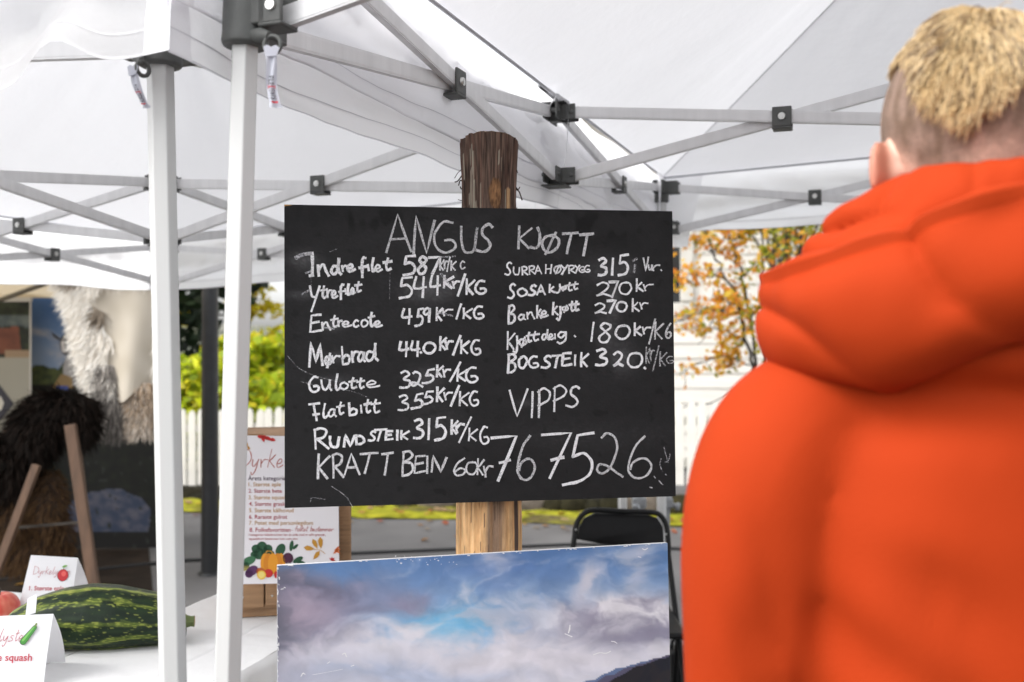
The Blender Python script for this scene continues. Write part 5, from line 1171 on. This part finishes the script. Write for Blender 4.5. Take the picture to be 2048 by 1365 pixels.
for a, b, w in (((141, 850), (194, 1215), .062), ((74, 930), (-20, 1180), .045)):
    A = P(*a, 5.62); B = P(*b, 5.5); t_ = (A.z-.004)/(A.z-B.z); B = A+(B-A)*t_; m = MB(); m.bar(A, B, .035, w, up=(1, 0, .1)); m.build('leg', tw, ts, bevel=.004)
for a, b in (((150, 880), (175, 1100)), ((60, 920), (10, 1100))):
    A = P(*a, 6.05); B = P(*b, 6.3); t_ = (A.z-.004)/(A.z-B.z); B = A+(B-A)*t_; m = MB(); m.bar(A, B, .035, .06, up=(1, 0, .1)); m.build('leg', tw, ts, bevel=.004)
m = MB(); m.bar(P(10, 872, 5.85), P(168, 868, 5.85), .05, .07); m.build('beam', tw, ts, bevel=.004)
m = MB(); m.bar(P(30, 1056, 5.66), P(174, 1044, 5.60), .012, .014); m.build('brace', barkm, ts)
# ================================================================== PERSON IN ORANGE JACKET
hcx, hcy, hcz = .470, 1.03, 1.716
skin = noisy(nmat('skin', .5, (.76, .51, .395), attr='Col'), 30, .08, .08, 200)
bx, by = .511, 1.02
per = thing('person', (bx, by, 0), 'person seen from behind in a bright orange hooded jacket, blond hair with shaved sides', 'person')
m = MB()
m.ell((hcx, hcy, hcz+.012), (.079, .098, .100), 24, 16); m.ell((hcx, hcy+.035, hcz-.055), (.064, .072, .075), 20, 12)
m.ell((hcx, hcy+.107, hcz-.02), (.013, .02, .024), 12, 8); m.ell((hcx, hcy+.098, hcz-.073), (.024, .012, .010), 12, 8); m.ell((hcx, hcy+.085, hcz-.105), (.028, .022, .02), 12, 8)
for s in (-1, 1): m.ell((hcx+s*.031, hcy+.088, hcz+.012), (.016, .012, .010), 10, 8); m.ell((hcx+s*.03, hcy+.088, hcz+.034), (.024, .012, .008), 10, 8)
for s in (-1, 1):
    M = Matrix.Rotation(s*R(40), 3, 'Z')@Matrix.Rotation(R(-8), 3, 'X'); m.ell((hcx+s*.0925, hcy-.004, hcz-.037), (.0075, .021, .032), 14, 12, M); m.ell((hcx+s*.08, hcy+.002, hcz-.045), (.014, .012, .016), 10, 8)
m.tube([(hcx, hcy-.005, hcz-.03), (hcx+.006, hcy-.012, hcz-.1), (bx-.01, by, 1.5)], [.058, .056, .075], 18)
m.tube([(bx, by, 1.5), (bx, by, 1.42), (bx, by, 1.2), (bx, by+.01, 1.02), (bx, by, .9)], [.09, .15, .14, .135, .15], 18, ell=(1.15, .75))
def limb(pts, rad): m.tube(cr(pts, 4), [rad[0]+(rad[-1]-rad[0])*i/((len(pts)-1)*4) for i in range((len(pts)-1)*4+1)], 14)
for s in (-1, 1):
    m.ell((bx+s*.19, by, 1.425), (.07, .065, .07), 14, 10); limb([(bx+s*.2, by, 1.42), (bx+s*.235, by-.01, 1.14), (bx+s*.235, by+.07, .90)], (.05, .032))
    hp = Vector((bx+s*.235, by+.085, .845)); m.ell(hp, (.018, .042, .05), 14, 10)
    for f, (dy, l, tl) in enumerate(((.033, .072, .15), (.012, .082, .05), (-.010, .076, -.03), (-.030, .06, -.12))):
        b = hp+Vector((0, dy, -.035)); m.tube(cr([b, b+Vector((-s*.004, tl*l, -l*.5)), b+Vector((-s*.018, tl*l+.006, -l))], 4), [.0095]*5+[.0085]*3+[.007], 10)
    b = hp+Vector((-s*.004, .035, .015)); m.tube(cr([b, b+Vector((-s*.012, .03, -.02)), b+Vector((-s*.016, .036, -.055))], 4), [.0125]*5+[.0105]*3+[.0085], 10)
    limb([(bx+s*.095, by, .92), (bx+s*.10, by+.01, .50), (bx+s*.105, by-.02, .09)], (.085, .045)); m.ell((bx+s*.108, by+.05, .045), (.042, .12, .04), 14, 10)
bd = m.build('body', skin, per, remesh=.0065, smooth_it=3)
ca = bd.data.color_attributes.new('Col', 'FLOAT_COLOR', 'POINT'); buf = []; bo = wpos(bd)
for v in bd.data.vertices:
    p = v.co+bo; e = sstep(.074, .088, abs(p.x-hcx))*(1 if 1.60 < p.z < 1.75 else 0); c_ = mix((.76, .51, .395), (.50, .20, .13), e*.95); buf += [*c_, 1]
ca.data.foreach_set('color', buf)
# trousers, shoes
m = MB(); dm = noisy(nmat('dark_denim', .85, (.02, .022, .03)), 40, .2, .2, 200)
m.tube([(bx, by, 1.0), (bx, by, .9), (bx, by, .82)], [.16, .17, .165], 20, ell=(1.12, .8))
for s in (-1, 1): limb([(bx+s*.095, by, .9), (bx+s*.10, by+.01, .50), (bx+s*.105, by-.02, .07)], (.105, .066))
m.build('trousers', dm, per, remesh=.012, smooth_it=6)
for s in (-1, 1):
    m = MB(); m.ell((bx+s*.108, by+.05, .05), (.052, .14, .05), 16, 10); m.box((bx+s*.108, by+.05, .014), (.09, .26, .026)); m.build('shoe', nmat('shoe_leather', .6, (.03, .028, .026)), per, remesh=.008, smooth_it=3)
# jacket: torso and sleeves as one shell
jm = noisy(nmat('orange_softshell', .8, (.37, .034, .0036), spec=.15), 3, .05, .1, 300)
pbj = jm.node_tree.nodes['Principled BSDF']; pbj.inputs['Sheen Weight'].default_value = .0; pbj.inputs['Sheen Tint'].default_value = (1, .45, .2, 1)
m = MB()
rows = [(.80, .215, .155, 0), (.95, .222, .160, 0), (1.1, .228, .160, -.003), (1.22, .232, .158, -.008), (1.32, .236, .152, -.014), (1.40, .222, .142, -.018), (1.455, .17, .12, -.015), (1.50, .115, .095, -.005), (1.56, .088, .085, .0), (1.60, .08, .085, .005)]
rings = []
for z, rx, ry, dy in rows:
    r = []
    for k in range(40):
        a = 2*math.pi*k/40; c, s = math.cos(a), math.sin(a); e = .82; r.append((bx+rx*math.copysign(abs(c)**e, c), by+dy+ry*math.copysign(abs(s)**e, s), z))
    rings.append(r)
m.loft(rings); m.ell((.505, 1.005, 1.492), (.195, .165, .055), 28, 14)
for s in (-1, 1):
    pts = [(bx+s*.135, by-.012, 1.462), (bx+s*.197, by-.016, 1.430), (bx+s*.239, by-.016, 1.369), (bx+s*.260, by-.015, 1.277), (bx+s*.266, by-.012, 1.15), (bx+s*.258, by+.02, 1.02), (bx+s*.250, by+.07, .90), (bx+s*.255, by+.085, .865)]
    pp = cr(pts, 5); rd = [.07, .078, .082, .082, .076, .07, .058, .05]; rr = []
    for i in range(len(pp)): x = i/5; k = min(int(x), len(rd)-2); rr.append(rd[k]+(rd[k+1]-rd[k])*(x-k))
    m.tube(pp, rr, 22)
jk = m.build('jacket', jm, per, remesh=.0085, smooth_it=7)
# soft folds: crease along the armpit, drag lines down the sleeve, broad hollows on the back
off = wpos(jk)
for v in jk.data.vertices:
    p = v.co+off; nrm = v.normal; d = 0
    rel = p.x-bx
    d += .010*fbm(Vector((p.x*5, p.y*5, p.z*3.2)), 1., 2., 3)+.0045*math.sin((rel*.9+p.z)*46+3*noise.noise(p*5))*sstep(-.02, -.12, rel)*sstep(-.26, -.2, rel)*sstep(1.36, 1.25, p.z)
    if p.z < 1.42:
        for k, (x0, z0, sl_, dep, wd) in enumerate(((-.285, 1.36, .16, .006, .010), (-.300, 1.25, .28, .007, .010), (-.262, 1.2, .16, .006, .012), (-.31, 1.1, .3, .006, .010), (-.15, 1.32, .3, .006, .022), (-.08, 1.22, -.12, .004, .03))):
            xx = x0+sl_*(z0-p.z); 
            if p.z < z0+.02 and p.z > z0-.42 and p.y < by+.02: d -= 1.35*dep*math.exp(-((rel-xx)/wd/1.5)**2)*sstep(z0+.02, z0-.06, p.z)*sstep(z0-.42, z0-.25, p.z)
    d += .005*math.sin(rel*26+p.z*11+2*noise.noise(p*4))*sstep(-.16, -.26, rel)
    v.co = v.co+nrm*d
bmj = bmesh.new(); bmj.from_mesh(jk.data)
for _ in range(6): bmesh.ops.smooth_vert(bmj, verts=bmj.verts, factor=.5, use_axis_x=True, use_axis_y=True, use_axis_z=True)
bmj.to_mesh(jk.data); bmj.free()
# hood lying on the back: one profile swept round the neck
prof = [(.080, 1.585, .0), (.082, 1.625, 0), (.090, 1.652, 0), (.106, 1.664, 0), (.124, 1.655, 0), (.145, 1.634, 0), (.160, 1.622, .1), (.176, 1.611, .2), (.192, 1.596, .3), (.200, 1.580, .3), (.200, 1.568, .3), (.206, 1.562, .6), (.222, 1.563, .8), (.238, 1.556, 1), (.248, 1.540, 1), (.252, 1.518, 1), (.248, 1.494, 1), (.234, 1.471, 1), (.212, 1.458, 1), (.185, 1.455, 1), (.155, 1.463, .8), (.120, 1.48, .6)]
profc = cr([(a, b, c) for a, b, c in prof], 4)
hdx, hdy = .497, 1.005
m = MB()
def hood(u, v):
    th = R(-118)+R(236)*u; x = v*(len(profc)-1); k = min(int(x), len(profc)-2); q = profc[k].lerp(profc[k+1], x-k)
    r, z, w = q.x, q.y, q.z
    back = math.cos(th); side = -math.sin(th)      # back=1 towards the lens
    end = sstep(0, .10, u)*sstep(0, .10, 1-u)
    r *= 1-.10*max(0, back)-.0*side; r = .10+(r-.10)*(.35+.65*end)
    z += w*(.062*sstep(R(-88), R(-8), th)*sstep(1.47, 1.56, z)+.006+.05*sstep(R(-62), R(-12), th)*(1-sstep(1.47, 1.56, z)))
    z -= .035*(1-end)*w
    d = Vector((-side*-1*-1, 0, 0))
    px_ = hdx+math.sin(th)*r; py_ = hdy-math.cos(th)*r*.98
    wr = .009*noise.noise(Vector((th*1.9, v*6, 2)))+.005*noise.noise(Vector((th*5, v*12, 9)))+.012*math.sin(v*16+th*2.2+2.5*noise.noise(Vector((th*1.2, v*2, 7))))*(v < .62)*sstep(.1, .3, v)
    wr += -.008*math.exp(-((th+R(25))/.12)**2)*math.exp(-((v-.66)/.05)**2)-.006*math.exp(-((th-R(8))/.10)**2)*math.exp(-((v-.6)/.09)**2)
    wr -= .016*(1-abs(noise.noise(Vector((th*1.1+v*1.5, v*4.2-th*.6, 14)))))**9*sstep(.12, .3, v)
    n_ = Vector((math.sin(th), -math.cos(th), .5)).normalized()
    return Vector((px_, py_, z))+n_*wr
m.grid(hood, 120, 88); ho = m.build('hood', jm, per, smooth=180)
so = ho.modifiers.new('thick', 'SOLIDIFY'); so.thickness = .004; so.offset = -1
# ---- hair
rng = random.Random(21)
SR = Vector((.0805, .0995, .1015)); SC = Vector((hcx, hcy, hcz+.012))
def skullp(az, el, k=1.): # az 0 = back (towards the lens), + to the right
    return SC+Vector((math.sin(az)*math.cos(el)*SR.x, -math.cos(az)*math.cos(el)*SR.y, math.sin(el)*SR.z))*k
def bound(az):  # lower edge of the long blond hair: V at the nape, high at the sides
    a = abs(az+.5); return min(R(-12)+R(40)*a, R(24)) if az > -1.15 else R(24)+R(12)*sstep(-1.15, -1.5, az)
m = MB(); bl_ = [(.57, .40, .19), (.48, .32, .14), (.66, .50, .28), (.38, .24, .10), (.20, .11, .045), (.10, .058, .03)]
for k in range(19000):
    az = rng.uniform(-math.pi, math.pi); el = math.asin(rng.uniform(-.55, 1)); b = bound(az)
    if el < b: continue
    root = skullp(az, el, 1.005+.0*rng.random())
    # comb away from the crown, downwards at the back
    crown = Vector((SC.x+.006, SC.y-.035, SC.z+SR.z)); d = root-crown; nrm = (root-SC).normalized(); d = (d-nrm*d.dot(nrm)); d = d.normalized() if d.length > .004 else Vector((rng.gauss(0, 1), rng.gauss(0, 1), 0)).normalized()
    cl_ = noise.noise(root*55); sw = nrm.cross(d)*(.6*noise.noise(root*30)+rng.gauss(0, .22)); d = (d+sw).normalized()
    l = rng.uniform(.016, .030)*(1 if el-b > .12 else .7); lift = .0080+.002*cl_+rng.uniform(0, .003)
    if az < -.95: l *= .6; lift *= .45
    pts = [root, root+nrm*lift*.7+d*l*.35, root+nrm*lift+d*l*.75, root+nrm*(lift*.62)+d*l*1.15]
    c = mix(bl_[0], bl_[2], rng.random()) if cl_+rng.gauss(0, .2) > -.18 else mix(bl_[3], bl_[5], rng.random())
    if rng.random() < .2: c = mix(bl_[3], bl_[5], rng.random())
    m.tube(pts, [.0006, .0008, .0006, .0002], 4, c, caps=False)
m.build('hair', nmat('blond_hair', .5, attr='Col'), per)
m = MB()
def stub(u, v):
    az = -math.pi+2*math.pi*u; el = R(-62)+v*(R(90)-R(-62)); return skullp(az, el, 1.004)
def stubc(u, v):
    az = -math.pi+2*math.pi*u; el = R(-62)+v*R(152); a = abs(az)
    hl = R(-34)-R(14)*sstep(.25, .8, a)+R(16)*sstep(1.0, 1.45, a)
    f = sstep(hl-.06, hl+.42, el+.07*noise.noise(Vector((az*7, el*9, 2)))); n = noise.noise(Vector((az*9, el*5, 5)))
    return mix((.76, .51, .395), mix((.055, .032, .018), (.15, .092, .058), clamp(.5+n)), clamp(f*(.85+.3*n))) if a < 1.9 or el > R(20) else (.76, .51, .395)
m.grid(stub, 120, 80, stubc); m.build('shaved_hair', noisy(nmat('stubble', .75, attr='Col'), 300, .2, .3, 500), per, smooth=180)
bpy.context.view_layer.update()
